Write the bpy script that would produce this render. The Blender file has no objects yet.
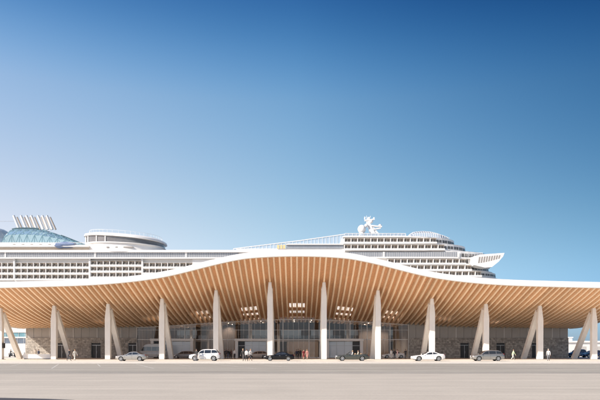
import bpy, bmesh, math, random
from mathutils import Vector, Matrix

random.seed(11)
SC = bpy.context.scene
COL = SC.collection
F = 600.0          # focal length in photo pixels
EYE = 1.6          # camera height


def fx(x, D=280.0):
    return (x - 297.0) / F * D


def fz(y, D=280.0):
    return EYE + (350.0 - y) / F * D


# ------------------------------------------------------------------ materials
def new_mat(name):
    m = bpy.data.materials.new(name)
    m.use_nodes = True
    nt = m.node_tree
    return m, nt, nt.nodes['Principled BSDF']


def N(nt, t, **kw):
    n = nt.nodes.new(t)
    for k, v in kw.items():
        setattr(n, k, v)
    return n


def mat(name, col, rough=0.6, metal=0.0, var=0.0, scale=3.0, stretch=(1, 1, 1), spec=0.5, bump=0.0, coat=0.0, rnd=0.0):
    """plain surface with an uneven tone: noise in object space, plus an optional shift per object"""
    m, nt, b = new_mat(name)
    b.inputs['Base Color'].default_value = (*col, 1)
    b.inputs['Roughness'].default_value = rough
    b.inputs['Metallic'].default_value = metal
    b.inputs['Specular IOR Level'].default_value = spec
    b.inputs['Coat Weight'].default_value = coat
    if var > 0 or bump > 0 or rnd > 0:
        tc = N(nt, 'ShaderNodeTexCoord')
        mp = N(nt, 'ShaderNodeMapping')
        mp.inputs['Scale'].default_value = stretch
        nz = N(nt, 'ShaderNodeTexNoise')
        nz.inputs['Scale'].default_value = scale
        nz.inputs['Detail'].default_value = 6
        nz.inputs['Roughness'].default_value = 0.6
        nt.links.new(tc.outputs['Object'], mp.inputs[0])
        nt.links.new(mp.outputs[0], nz.inputs['Vector'])
        if var > 0 or rnd > 0:
            mr = N(nt, 'ShaderNodeMapRange')
            mr.inputs['From Min'].default_value = 0.25
            mr.inputs['From Max'].default_value = 0.75
            mr.inputs['To Min'].default_value = 1 - var
            mr.inputs['To Max'].default_value = 1 + var
            nt.links.new(nz.outputs['Fac'], mr.inputs[0])
            fac = mr.outputs[0]
            if rnd > 0:
                oi = N(nt, 'ShaderNodeObjectInfo')
                r2 = N(nt, 'ShaderNodeMapRange')
                r2.inputs['To Min'].default_value = 1 - rnd
                r2.inputs['To Max'].default_value = 1 + rnd
                nt.links.new(oi.outputs['Random'], r2.inputs[0])
                mu = N(nt, 'ShaderNodeMath', operation='MULTIPLY')
                nt.links.new(fac, mu.inputs[0])
                nt.links.new(r2.outputs[0], mu.inputs[1])
                fac = mu.outputs[0]
            mx = N(nt, 'ShaderNodeVectorMath', operation='SCALE')
            mx.inputs[0].default_value = col
            nt.links.new(fac, mx.inputs['Scale'])
            nt.links.new(mx.outputs[0], b.inputs['Base Color'])
        if bump > 0:
            bp = N(nt, 'ShaderNodeBump')
            bp.inputs['Strength'].default_value = bump
            bp.inputs['Distance'].default_value = 0.05
            nt.links.new(nz.outputs['Fac'], bp.inputs['Height'])
            nt.links.new(bp.outputs[0], b.inputs['Normal'])
    return m


def glass(name, tint=(0.7, 0.75, 0.78), opacity=0.15, body=(0.05, 0.06, 0.07), rough=0.03, refl=1.0):
    """sheet glass: fresnel reflection over a mix of tinted transmission and a thin body colour"""
    m, nt, b = new_mat(name)
    nt.nodes.remove(b)
    out = nt.nodes['Material Output']
    tr = N(nt, 'ShaderNodeBsdfTransparent')
    tr.inputs[0].default_value = (*tint, 1)
    df = N(nt, 'ShaderNodeBsdfDiffuse')
    df.inputs[0].default_value = (*body, 1)
    gl = N(nt, 'ShaderNodeBsdfGlossy')
    gl.inputs['Roughness'].default_value = rough
    fr = N(nt, 'ShaderNodeFresnel')
    fr.inputs[0].default_value = 1.5
    m1 = N(nt, 'ShaderNodeMixShader')
    m1.inputs[0].default_value = opacity
    nt.links.new(tr.outputs[0], m1.inputs[1])
    nt.links.new(df.outputs[0], m1.inputs[2])
    m2 = N(nt, 'ShaderNodeMixShader')
    mu = N(nt, 'ShaderNodeMath', operation='MULTIPLY')
    mu.use_clamp = True
    mu.inputs[1].default_value = refl * 2.0
    nt.links.new(fr.outputs[0], mu.inputs[0])
    nt.links.new(mu.outputs[0], m2.inputs[0])
    nt.links.new(m1.outputs[0], m2.inputs[1])
    nt.links.new(gl.outputs[0], m2.inputs[2])
    nt.links.new(m2.outputs[0], out.inputs[0])
    return m


def emit(name, col, strength):
    m, nt, b = new_mat(name)
    b.inputs['Base Color'].default_value = (*col, 1)
    b.inputs['Emission Color'].default_value = (*col, 1)
    b.inputs['Emission Strength'].default_value = strength
    return m


def paving(name, col, var, joint_x, joint_y, streak=0.25):
    """cast slabs: broad stains, streaks dragged along the traffic direction, fine speckle and joints"""
    m, nt, b = new_mat(name)
    b.inputs['Roughness'].default_value = 0.85
    tc = N(nt, 'ShaderNodeTexCoord')
    L = nt.links.new
    outs = []
    for sc, st, lo, hi in ((0.05, (1, 1, 1), 1 - var, 1 + var), (0.5, (0.06, 1.0, 1), 1 - streak * .6, 1 + streak * .45),
                           (9.0, (1, 1, 1), 0.90, 1.09), (0.35, (1, 1, 1), 0.94, 1.05), (1.6, (0.025, 1.3, 1), 1 - streak * .35, 1 + streak * .3)):
        mp = N(nt, 'ShaderNodeMapping')
        mp.inputs['Scale'].default_value = st
        nz = N(nt, 'ShaderNodeTexNoise')
        nz.inputs['Scale'].default_value = sc
        nz.inputs['Detail'].default_value = 5
        nz.inputs['Roughness'].default_value = 0.65
        mr = N(nt, 'ShaderNodeMapRange')
        mr.inputs['From Min'].default_value = 0.3
        mr.inputs['From Max'].default_value = 0.7
        mr.inputs['To Min'].default_value = lo
        mr.inputs['To Max'].default_value = hi
        L(tc.outputs['Object'], mp.inputs[0])
        L(mp.outputs[0], nz.inputs['Vector'])
        L(nz.outputs['Fac'], mr.inputs[0])
        outs.append(mr.outputs[0])
    if joint_x:
        br = N(nt, 'ShaderNodeTexBrick')
        br.offset = 0.0
        br.inputs['Scale'].default_value = 1.0
        br.inputs['Brick Width'].default_value = joint_x
        br.inputs['Row Height'].default_value = joint_y
        br.inputs['Mortar Size'].default_value = 0.02
        br.inputs['Color1'].default_value = (1.03, 1.03, 1.03, 1)
        br.inputs['Color2'].default_value = (0.96, 0.96, 0.96, 1)
        br.inputs['Mortar'].default_value = (0.78, 0.78, 0.78, 1)
        L(tc.outputs['Object'], br.inputs['Vector'])
        outs.append(br.outputs['Color'])
    cur = outs[0]
    for o in outs[1:]:
        mu = N(nt, 'ShaderNodeMath', operation='MULTIPLY')
        L(cur, mu.inputs[0])
        L(o, mu.inputs[1])
        cur = mu.outputs[0]
    mx = N(nt, 'ShaderNodeVectorMath', operation='SCALE')
    mx.inputs[0].default_value = col
    L(cur, mx.inputs['Scale'])
    L(mx.outputs[0], b.inputs['Base Color'])
    return m


def stone_mat(name):
    m, nt, b = new_mat(name)
    b.inputs['Roughness'].default_value = 0.85
    L = nt.links.new
    tc = N(nt, 'ShaderNodeTexCoord')
    sp = N(nt, 'ShaderNodeSeparateXYZ')
    ad = N(nt, 'ShaderNodeMath', operation='ADD')
    cb = N(nt, 'ShaderNodeCombineXYZ')
    L(tc.outputs['Object'], sp.inputs[0])
    L(sp.outputs[0], ad.inputs[0])
    L(sp.outputs[1], ad.inputs[1])
    L(ad.outputs[0], cb.inputs[0])
    L(sp.outputs[2], cb.inputs[1])
    br = N(nt, 'ShaderNodeTexBrick')
    br.inputs['Scale'].default_value = 1.0
    br.inputs['Brick Width'].default_value = 0.66
    br.inputs['Row Height'].default_value = 0.33
    br.inputs['Mortar Size'].default_value = 0.025
    br.inputs['Bias'].default_value = -0.1
    br.squash = 0.6
    br.squash_frequency = 3
    br.inputs['Color1'].default_value = (0.51, 0.475, 0.425, 1)
    br.inputs['Color2'].default_value = (0.28, 0.26, 0.235, 1)
    br.inputs['Mortar'].default_value = (0.22, 0.20, 0.18, 1)
    L(cb.outputs[0], br.inputs['Vector'])
    nz = N(nt, 'ShaderNodeTexNoise')
    nz.inputs['Scale'].default_value = 2.2
    nz.inputs['Detail'].default_value = 7
    L(cb.outputs[0], nz.inputs['Vector'])
    mr = N(nt, 'ShaderNodeMapRange')
    mr.inputs['From Min'].default_value = 0.25
    mr.inputs['From Max'].default_value = 0.75
    mr.inputs['To Min'].default_value = 0.65
    mr.inputs['To Max'].default_value = 1.3
    L(nz.outputs['Fac'], mr.inputs[0])
    mx = N(nt, 'ShaderNodeVectorMath', operation='SCALE')
    L(br.outputs['Color'], mx.inputs[0])
    L(mr.outputs[0], mx.inputs['Scale'])
    L(mx.outputs[0], b.inputs['Base Color'])
    bp = N(nt, 'ShaderNodeBump')
    bp.inputs['Strength'].default_value = 0.6
    bp.inputs['Distance'].default_value = 0.06
    L(nz.outputs['Fac'], bp.inputs['Height'])
    L(bp.outputs[0], b.inputs['Normal'])
    return m


M = {}
M['wood'] = mat('glulam_wood', (0.94, 0.715, 0.50), 0.55, var=0.13, scale=3.0, stretch=(6, 0.25, 6), rnd=0.10)
M['wood_deck'] = mat('timber_lining', (0.83, 0.49, 0.28), 0.65, var=0.18, scale=2.0, stretch=(4, 0.2, 4))
M['roof_white'] = mat('white_roof_cladding', (0.82, 0.80, 0.77), 0.5, var=0.03, scale=0.4)
M['post'] = mat('white_cast_concrete', (0.85, 0.815, 0.76), 0.7, var=0.08, scale=1.4, stretch=(1, 1, 0.35), bump=0.08)
M['apron'] = paving('cast_concrete_apron', (0.48, 0.425, 0.357), 0.06, 0, 0, 0.20)
M['lane'] = paving('weathered_lane_surface', (0.365, 0.33, 0.278), 0.08, 0, 0, 0.5)
M['plaza'] = paving('pale_drop_off_paving', (0.72, 0.655, 0.56), 0.05, 1.2, 1.2, 0.1)
M['quay'] = paving('quay_concrete', (0.58, 0.53, 0.47), 0.08, 8, 8, 0.1)
M['corner_shadow'] = paving('painted_shadow', (0.055, 0.05, 0.058), 0.1, 0, 0, 0.1)  # dark tone for the shadow painted on the near corner
M['drain'] = mat('dark_drain', (0.17, 0.16, 0.15), 0.8, var=0.3, scale=2)
M['kerb'] = mat('kerb_stone', (0.60, 0.57, 0.53), 0.8, var=0.1, scale=2)
M['line'] = mat('worn_line_paint', (0.50, 0.47, 0.42), 0.7, var=0.3, scale=2.5)
M['stone'] = stone_mat('ashlar_stone')
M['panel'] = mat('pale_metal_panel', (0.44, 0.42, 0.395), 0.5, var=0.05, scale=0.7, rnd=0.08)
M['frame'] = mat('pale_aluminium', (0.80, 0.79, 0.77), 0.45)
M['dark_door'] = mat('charcoal_door', (0.035, 0.034, 0.035), 0.45)
M['steel'] = mat('steel', (0.45, 0.45, 0.45), 0.35, metal=0.8)
M['facade_glass'] = glass('facade_glass', (0.80, 0.79, 0.785), 0.05, (0.10, 0.10, 0.105), refl=1.0)
M['blue_glass'] = glass('pale_blue_door_glass', (0.55, 0.64, 0.70), 0.85, (0.80, 0.87, 0.92), refl=0.7)
M['inner_brown'] = mat('brown_wall_panel', (0.27, 0.215, 0.18), 0.6, var=0.2, scale=1.0, stretch=(3, 3, 0.3))
M['inner_grey'] = mat('grey_plaster', (0.50, 0.45, 0.41), 0.8, var=0.06)
M['inner_floor'] = mat('polished_hall_floor', (0.35, 0.33, 0.31), 0.25, var=0.06)
M['porch'] = mat('porch_white_metal', (0.82, 0.80, 0.77), 0.5)
M['inner_white'] = mat('hall_white_paint', (0.62, 0.61, 0.60), 0.7)
M['lamp'] = emit('warm_lamp', (1.0, 0.80, 0.58), 9.0)
M['ship_white'] = mat('ship_white_paint', (0.80, 0.785, 0.76), 0.4, var=0.025, scale=0.15)
M['ship_cream'] = mat('ship_cream_wall', (0.68, 0.60, 0.51), 0.6, var=0.05, scale=0.5)
M['pipe_shade'] = mat('brown_pipe_shade', (0.46, 0.385, 0.32), 0.6)  # brown tone standing in for shade between the white pipes
M['ship_grey'] = mat('ship_grey_wall', (0.30, 0.28, 0.26), 0.6)  # one even grey for ship windows and balcony boxes
M['ship_dark'] = mat('ship_dark_glass', (0.22, 0.185, 0.155), 0.25)
M['ship_front'] = mat('ship_front_glass', (0.13, 0.125, 0.12), 0.15, var=0.3, scale=0.5)
M['ship_strip'] = mat('ship_grey_glass', (0.27, 0.29, 0.32), 0.15, var=0.15, scale=0.5, stretch=(3, 1, 0.4))
M['ship_oval'] = mat('ship_lounge_glass', (0.16, 0.16, 0.165), 0.12, var=0.3, scale=0.25)
M['sky_glass'] = glass('frosted_skylight', (0.97, 0.95, 0.92), 0.12, (0.7, 0.67, 0.62), refl=0.3)
M['screen'] = glass('windscreen_glass', (0.80, 0.86, 0.92), 0.4, (0.66, 0.72, 0.78), refl=0.3)
M['dome_glass'] = glass('teal_dome_glass', (0.62, 0.78, 0.84), 0.6, (0.46, 0.63, 0.68), refl=0.25)
M['teal'] = mat('teal_lattice', (0.13, 0.27, 0.33), 0.5)
M['teal_dark'] = mat('dark_teal_edge', (0.06, 0.12, 0.15), 0.5)
M['ship_blue'] = mat('blue_grey_awning', (0.16, 0.22, 0.36), 0.5, var=0.15, scale=0.6)
M['ship_yellow'] = mat('sand_yellow_panel', (0.72, 0.55, 0.28), 0.6)
M['hull_blue'] = mat('hull_band', (0.10, 0.20, 0.30), 0.4)
M['office_white'] = mat('white_render', (0.72, 0.70, 0.67), 0.7, var=0.04, scale=0.3)
M['office_glass'] = mat('teal_office_glass', (0.18, 0.36, 0.42), 0.15, var=0.3, scale=0.6)
M['office_glass_grey'] = mat('grey_office_glass', (0.16, 0.20, 0.25), 0.15, var=0.3, scale=0.6)
M['tyre'] = mat('tyre_rubber', (0.025, 0.025, 0.025), 0.85)
M['rim'] = mat('alloy_rim', (0.60, 0.60, 0.60), 0.3, metal=0.7)
M['car_glass'] = mat('car_glass', (0.03, 0.035, 0.04), 0.05, spec=0.9)
M['car_trim'] = mat('black_trim', (0.02, 0.02, 0.02), 0.5)
M['seat_tan'] = mat('tan_leather', (0.40, 0.28, 0.18), 0.6)
M['headlight'] = mat('headlight_lens', (0.75, 0.76, 0.78), 0.1, spec=0.9)
M['taillight'] = mat('taillight_lens', (0.35, 0.02, 0.015), 0.15)
M['plate'] = mat('number_plate_blank', (0.7, 0.7, 0.68), 0.5)
M['sea'] = mat('sea_water', (0.03, 0.09, 0.13), 0.12, var=0.2, scale=0.05, bump=0.3)


def paint(name, col, metal=0.0, rough=0.28):
    if name not in M:
        dark = max(col) < 0.03
        M[name] = mat(name, col, rough, metal=metal, coat=0.12 if dark else 0.6, spec=0.25 if dark else 0.5)
    return M[name]


def cloth(col, rough=0.85):
    k = 'cloth_%02x%02x%02x' % tuple(int(255 * max(0, min(1, c))) for c in col)
    if k not in M:
        M[k] = mat(k, col, rough, var=0.12, scale=9)
    return M[k]


# ------------------------------------------------------------------ mesh helper
class MB:
    def __init__(s):
        s.v, s.f, s.m, s.n = [], [], [], 0

    def add(s, vs, fs, m=0):
        o = len(s.v)
        s.v.extend([tuple(p) for p in vs])
        for f in fs:
            s.f.append([i + o for i in f])
            s.m.append(m)
        return s

    def box(s, x0, x1, y0, y1, z0, z1, m=0):
        return s.add([(x0, y0, z0), (x1, y0, z0), (x1, y1, z0), (x0, y1, z0), (x0, y0, z1), (x1, y0, z1), (x1, y1, z1), (x0, y1, z1)],
                     [(0, 3, 2, 1), (4, 5, 6, 7), (0, 1, 5, 4), (1, 2, 6, 5), (2, 3, 7, 6), (3, 0, 4, 7)], m)

    def quad(s, a, b, c, d, m=0):
        return s.add([a, b, c, d], [(0, 1, 2, 3)], m)

    def bar(s, p0, p1, w, d, m=0, w1=None, d1=None, hint=None):
        """rectangular bar from p0 to p1, w across (local side), d along the other axis, may taper"""
        p0, p1 = Vector(p0), Vector(p1)
        t = (p1 - p0).normalized()
        h = Vector(hint) if hint else (Vector((1, 0, 0)) if abs(t.x) < 0.9 else Vector((0, 1, 0)))
        a = (h - t * h.dot(t)).normalized()
        b = t.cross(a)
        w1 = w if w1 is None else w1
        d1 = d if d1 is None else d1
        vs = []
        for p, ww, dd in ((p0, w, d), (p1, w1, d1)):
            for sa, sb in ((-1, -1), (1, -1), (1, 1), (-1, 1)):
                vs.append(p + a * sa * ww / 2 + b * sb * dd / 2)
        return s.add(vs, [(0, 3, 2, 1), (4, 5, 6, 7), (0, 1, 5, 4), (1, 2, 6, 5), (2, 3, 7, 6), (3, 0, 4, 7)], m)

    def tube(s, p0, p1, r0, r1=None, n=10, m=0, cap=True):
        r1 = r0 if r1 is None else r1
        p0, p1 = Vector(p0), Vector(p1)
        t = (p1 - p0).normalized()
        h = Vector((0, 0, 1)) if abs(t.z) < 0.9 else Vector((1, 0, 0))
        a = h.cross(t).normalized()
        b = t.cross(a)
        vs = []
        for p, r in ((p0, r0), (p1, r1)):
            for i in range(n):
                q = 2 * math.pi * i / n
                vs.append(p + a * math.cos(q) * r + b * math.sin(q) * r)
        fs = [(i, (i + 1) % n, n + (i + 1) % n, n + i) for i in range(n)]
        if cap:
            fs += [tuple(range(n - 1, -1, -1)), tuple(range(n, 2 * n))]
        return s.add(vs, fs, m)

    def prism_z(s, poly, z0, z1, m=0, mside=None):
        n = len(poly)
        ms = m if mside is None else mside
        o = [(x, y, z0) for x, y in poly] + [(x, y, z1) for x, y in poly]
        s.add(o, [tuple(range(n - 1, -1, -1)), tuple(range(n, 2 * n))], m)
        return s.add(o, [(i, (i + 1) % n, n + (i + 1) % n, n + i) for i in range(n)], ms)

    def prism_y(s, poly, y0, y1, m=0):
        n = len(poly)
        o = [(x, y0, z) for x, z in poly] + [(x, y1, z) for x, z in poly]
        return s.add(o, [tuple(range(n)), tuple(range(2 * n - 1, n - 1, -1))] + [((i + 1) % n, i, n + i, n + (i + 1) % n) for i in range(n)], m)

    def loft(s, rings, m=0, closed=True, caps=True):
        k = len(rings[0])
        o = [p for r in rings for p in r]
        fs = []
        for i in range(len(rings) - 1):
            for j in range(k if closed else k - 1):
                a, b = i * k + j, i * k + (j + 1) % k
                fs.append((a, b, b + k, a + k))
        if caps and closed:
            fs.append(tuple(range(k - 1, -1, -1)))
            fs.append(tuple(range((len(rings) - 1) * k, len(rings) * k)))
        return s.add(o, fs, m)

    def ball(s, c, rx, ry, rz, m=0, nu=12, nv=8, vmin=-1.0):
        rings = []
        a0 = math.asin(vmin)
        for i in range(nv + 1):
            a = a0 + (math.pi / 2 - 0.02 - a0) * i / nv
            rings.append([(c[0] + rx * math.cos(a) * math.cos(q), c[1] + ry * math.cos(a) * math.sin(q), c[2] + rz * math.sin(a))
                          for q in [2 * math.pi * j / nu for j in range(nu)]])
        return s.loft(rings, m)

    def data(s, name, mats, smooth=None, fix=True):
        me = bpy.data.meshes.new(name)
        me.from_pydata(s.v, [], s.f)
        for mm in mats:
            me.materials.append(mm)
        me.polygons.foreach_set('material_index', s.m)
        if fix:
            bm = bmesh.new()
            bm.from_mesh(me)
            bmesh.ops.recalc_face_normals(bm, faces=bm.faces)
            bm.to_mesh(me)
            bm.free()
        if smooth:
            me.polygons.foreach_set('use_smooth', [True] * len(me.polygons))
            me.set_sharp_from_angle(angle=math.radians(smooth))
        me.update()
        return me

    def build(s, name, mats, parent=None, smooth=None, fix=True):
        if not isinstance(mats, (list, tuple)):
            mats = [mats]
        o = bpy.data.objects.new(name, s.data(name, mats, smooth, fix))
        COL.objects.link(o)
        o.parent = parent
        return o


def tag(o, label=None, cat=None, group=None, kind=None):
    if label:
        o['label'] = label
    if cat:
        o['category'] = cat
    if group:
        o['group'] = group
    if kind:
        o['kind'] = kind
    return o


def thing(name, label, cat, loc=(0, 0, 0), rz=0.0, group=None):
    o = bpy.data.objects.new(name, None)
    o.empty_display_size = 0.3
    COL.objects.link(o)
    o.location = loc
    o.rotation_euler = (0, 0, rz)
    return tag(o, label, cat, group)


KIDS = {}


def copy_tree(o, parent=None):
    c = o.copy()
    COL.objects.link(c)
    c.parent = parent
    for ch in [k for k in bpy.data.objects if k.parent == o]:
        copy_tree(ch, c)
    return c


def interp(tab, x):
    if x <= tab[0][0]:
        return tab[0][1]
    for (a, va), (b, vb) in zip(tab, tab[1:]):
        if x <= b:
            return va + (vb - va) * (x - a) / (b - a)
    return tab[-1][1]


def smooth_interp(tab, x):
    """Catmull-Rom through the table"""
    n = len(tab)
    if x <= tab[0][0]:
        return tab[0][1]
    if x >= tab[-1][0]:
        return tab[-1][1]
    for i in range(n - 1):
        if x <= tab[i + 1][0]:
            x0, y0 = tab[i]
            x1, y1 = tab[i + 1]
            d = x1 - x0
            m0 = 0 if i == 0 else (y1 - tab[i - 1][1]) / (x1 - tab[i - 1][0])
            m1 = (tab[i + 2][1] - y0) / (tab[i + 2][0] - x0) if i + 2 < n else 0
            t = (x - x0) / d
            return ((2 * t ** 3 - 3 * t ** 2 + 1) * y0 + (t ** 3 - 2 * t ** 2 + t) * m0 * d
                    + (-2 * t ** 3 + 3 * t ** 2) * y1 + (t ** 3 - t ** 2) * m1 * d)


# ------------------------------------------------------------------ people (built first: their skin is evaluated in a light scene)
SKINS = [(0.52, 0.33, 0.24), (0.42, 0.25, 0.17), (0.60, 0.40, 0.30), (0.22, 0.12, 0.08)]


def person(label, loc, rz, h=1.74, pose='stand', top=(0.6, 0.6, 0.6), legs=(0.05, 0.05, 0.07), hair=(0.05, 0.03, 0.02), shoe=(0.03, 0.03, 0.03),
           skin=0, group=None, long_hair=False, skirt=False, sleeves=True, phase=1, shorts=False):
    """faces -Y at rz=0; one skinned body, hair (and a skirt) as children"""
    k = h / 1.74
    J, E, R = [], [], []

    def jn(p, r, par=None):
        J.append(Vector(p) * k)
        R.append(r * k)
        if par is not None:
            E.append((par, len(J) - 1))
        return len(J) - 1
    sit = pose in ('sit', 'ride')
    hz = 0.92
    pel = jn((0, 0, hz), 0.125)
    lean = -0.06 if pose == 'walk' else (-0.12 if pose == 'ride' else (0.06 if sit else 0.0))
    wai = jn((0, lean * 0.3, hz + 0.15), 0.118, pel)
    che = jn((0, lean * 0.7, hz + 0.34), 0.142, wai)
    upc = jn((0, lean, hz + 0.46), 0.115, che)
    nek = jn((0, lean - 0.005, hz + 0.56), 0.055, upc)
    hd0 = jn((0, lean - 0.025, hz + 0.63), 0.078, nek)
    hd1 = jn((0, lean - 0.02, hz + 0.71), 0.092, hd0)
    hd2 = jn((0, lean - 0.01, hz + 0.775), 0.07, hd1)
    seg_kind = {}
    arms = []
    for sx in (-1, 1):
        sw = (0.22 * sx * phase) if pose == 'walk' else 0.0
        sh = jn((0.19 * sx, lean, hz + 0.45), 0.062, upc)
        if pose == 'ride':
            el = jn((0.24 * sx, lean - 0.22, hz + 0.24), 0.045, sh)
            wr = jn((0.22 * sx, lean - 0.43, hz + 0.16), 0.032, el)
            d = Vector((0, -1, -0.2)).normalized()
        elif pose == 'sit':
            el = jn((0.24 * sx, lean - 0.12, hz + 0.2), 0.045, sh)
            wr = jn((0.17 * sx, lean - 0.33, hz + 0.14), 0.032, el)
            d = Vector((0, -1, -0.2)).normalized()
        elif pose == 'talk' and sx == 1:
            el = jn((0.25, lean - 0.05, hz + 0.2), 0.045, sh)
            wr = jn((0.2, lean - 0.26, hz + 0.30), 0.032, el)
            d = Vector((0, -0.9, 0.35)).normalized()
        else:
            el = jn((0.245 * sx, lean + sw * 0.5, hz + 0.17), 0.045, sh)
            wr = jn((0.255 * sx, lean + sw - 0.05, hz - 0.06), 0.032, el)
            d = Vector((0, -0.12 + sw * 0.4, -1)).normalized()
        base = Vector(J[wr]) / k
        pm = jn(base + d * 0.06, 0.032, wr)
        side = Vector((0, 1, 0)) if abs(d.z) > 0.5 else Vector((1, 0, 0))
        for q, ln in ((-1.5, 0.062), (-0.5, 0.078), (0.5, 0.082), (1.5, 0.07)):
            pb = base + d * 0.105 + side * q * 0.018
            a = jn(pb, 0.0095, pm)
            b2 = jn(pb + d * ln * 0.5 + Vector((-0.008 * sx, 0, 0)), 0.009, a)
            jn(pb + d * ln + Vector((-0.025 * sx, 0, 0)), 0.008, b2)
        t0 = jn(base + d * 0.05 - side * 0.04, 0.011, pm)
        jn(base + d * 0.085 - side * 0.055 + Vector((-0.012 * sx, 0, 0)), 0.009, t0)
        arms.append((sh, el, wr))
    leg = []
    for sx in (-1, 1):
        sw = (-0.24 * sx * phase) if pose == 'walk' else (0.02 * sx)
        hp = jn((0.095 * sx, 0.0, hz - 0.06), 0.098, pel)
        if sit:
            kn = jn((0.13 * sx, -0.42, hz - 0.02), 0.066, hp)
            an = jn((0.13 * sx, -0.46, hz - 0.42), 0.042, kn)
            to = jn((0.13 * sx, -0.62, hz - 0.46), 0.034, an)
        else:
            kb = 0.06 if (pose == 'walk' and sw > 0) else 0.0
            kn = jn((0.1 * sx, sw * 0.45 - 0.03, 0.49), 0.066, hp)
            an = jn((0.1 * sx, sw + kb, 0.085 + kb * 0.5), 0.042, kn)
            to = jn((0.115 * sx, sw - 0.15 + kb, 0.035 + kb * 0.1), 0.034, an)
        leg.append((hp, kn, an, to))
    me = bpy.data.meshes.new('person')
    me.from_pydata([tuple(p) for p in J], E, [])
    ob = bpy.data.objects.new('person', me)
    COL.objects.link(ob)
    md = ob.modifiers.new('skin', 'SKIN')
    md.use_smooth_shade = True
    for i, sv in enumerate(me.skin_vertices[0].data):
        sv.radius = (R[i], R[i])
        sv.use_root = (i == 0)
    # flatten the torso front to back
    for i in (pel, wai, che, upc):
        me.skin_vertices[0].data[i].radius = (R[i] * 1.12, R[i] * 0.82)
    sub = ob.modifiers.new('sub', 'SUBSURF')
    sub.levels = 1
    sub.render_levels = 1
    dg = bpy.context.evaluated_depsgraph_get()
    new = bpy.data.meshes.new_from_object(ob.evaluated_get(dg))
    bpy.data.objects.remove(ob)
    bpy.data.meshes.remove(me)
    new.name = 'person'
    new.materials.clear()
    skm = cloth(SKINS[skin], 0.6)
    for mm in (skm, cloth(top), cloth(legs), cloth(shoe)):
        new.materials.append(mm)
    neckz = J[nek].z - 0.015 * k
    for p in new.polygons:
        c = p.center
        best, bi = 9, None
        for (a, b) in E:
            pa, pb = J[a], J[b]
            ab = pb - pa
            t = max(0, min(1, (c - pa).dot(ab) / ab.length_squared))
            dd = (pa + ab * t - c).length
            if dd < best:
                best, bi = dd, b
        m = 0
        if bi in (wai, che, upc) or bi in (arms[0][0], arms[1][0]):
            m = 1
        elif bi in (arms[0][1], arms[1][1]):
            m = 1
        elif bi in (arms[0][2], arms[1][2]):
            m = 1 if sleeves else 0
        elif bi in (nek, hd0, hd1, hd2):
            m = 1 if c.z < neckz else 0
        elif bi in (leg[0][0], leg[1][0], leg[0][1], leg[1][1]):
            m = 2
        elif bi in (leg[0][2], leg[1][2]):
            m = 0 if (skirt or shorts) else 2
        elif bi in (leg[0][3], leg[1][3]):
            m = 3
        if m == 0 and bi == pel:
            m = 2
        p.material_index = m
        p.use_smooth = True
    # face: nose, eyes, mouth, ears joined to the same mesh
    hc = J[hd1]
    fb = MB()
    fb.ball((hc.x, hc.y - 0.098 * k, hc.z - 0.012 * k), 0.013 * k, 0.02 * k, 0.024 * k, 0, 6, 4)
    for sx in (-1, 1):
        fb.ball((hc.x + 0.034 * k * sx, hc.y - 0.082 * k, hc.z + 0.012 * k), 0.012 * k, 0.01 * k, 0.009 * k, 3, 6, 4)
        fb.ball((hc.x + 0.088 * k * sx, hc.y + 0.004 * k, hc.z - 0.005 * k), 0.012 * k, 0.02 * k, 0.032 * k, 0, 6, 4)
    fb.ball((hc.x, hc.y - 0.086 * k, hc.z - 0.05 * k), 0.024 * k, 0.01 * k, 0.007 * k, 0, 6, 4)
    fm = fb.data('face', [skm])
    bm = bmesh.new()
    bm.from_mesh(new)
    bm.from_mesh(fm)
    bm.to_mesh(new)
    bm.free()
    body = bpy.data.objects.new('person', new)
    COL.objects.link(body)
    zlow = min(v.co.z for v in new.vertices)
    body.location = (loc[0], loc[1], loc[2] - (0 if sit else zlow))
    body.rotation_euler = (0, 0, rz)
    tag(body, label, 'person', group)
    hb = MB()
    hb.ball((hc.x, hc.y + 0.018 * k, hc.z + 0.03 * k), 0.097 * k, 0.102 * k, 0.088 * k, 0, 12, 7, -0.35)
    if long_hair:
        hb.ball((hc.x, hc.y + 0.075 * k, hc.z - 0.09 * k), 0.085 * k, 0.045 * k, 0.17 * k, 0, 10, 6)
    hb.build('hair', cloth(hair, 0.5), body, smooth=60)
    if skirt:
        sb = MB()
        sb.loft([[(0.15 * k * w * math.cos(q), 0.115 * k * w * math.sin(q) + 0.0, z * k) for q in [2 * math.pi * j / 14 for j in range(14)]]
                 for z, w in ((hz + 0.12, 0.95), (hz, 1.05), (hz - 0.25, 1.25), (hz - 0.42, 1.45))])
        sb.build('skirt', cloth(top), body, smooth=60)
    return body




def pp(x, y):
    """ground point seen at photo pixel (x, y)"""
    D = F * EYE / (y - 350.0)
    return ((x - 297) / F * D, D, 0.0)


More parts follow.
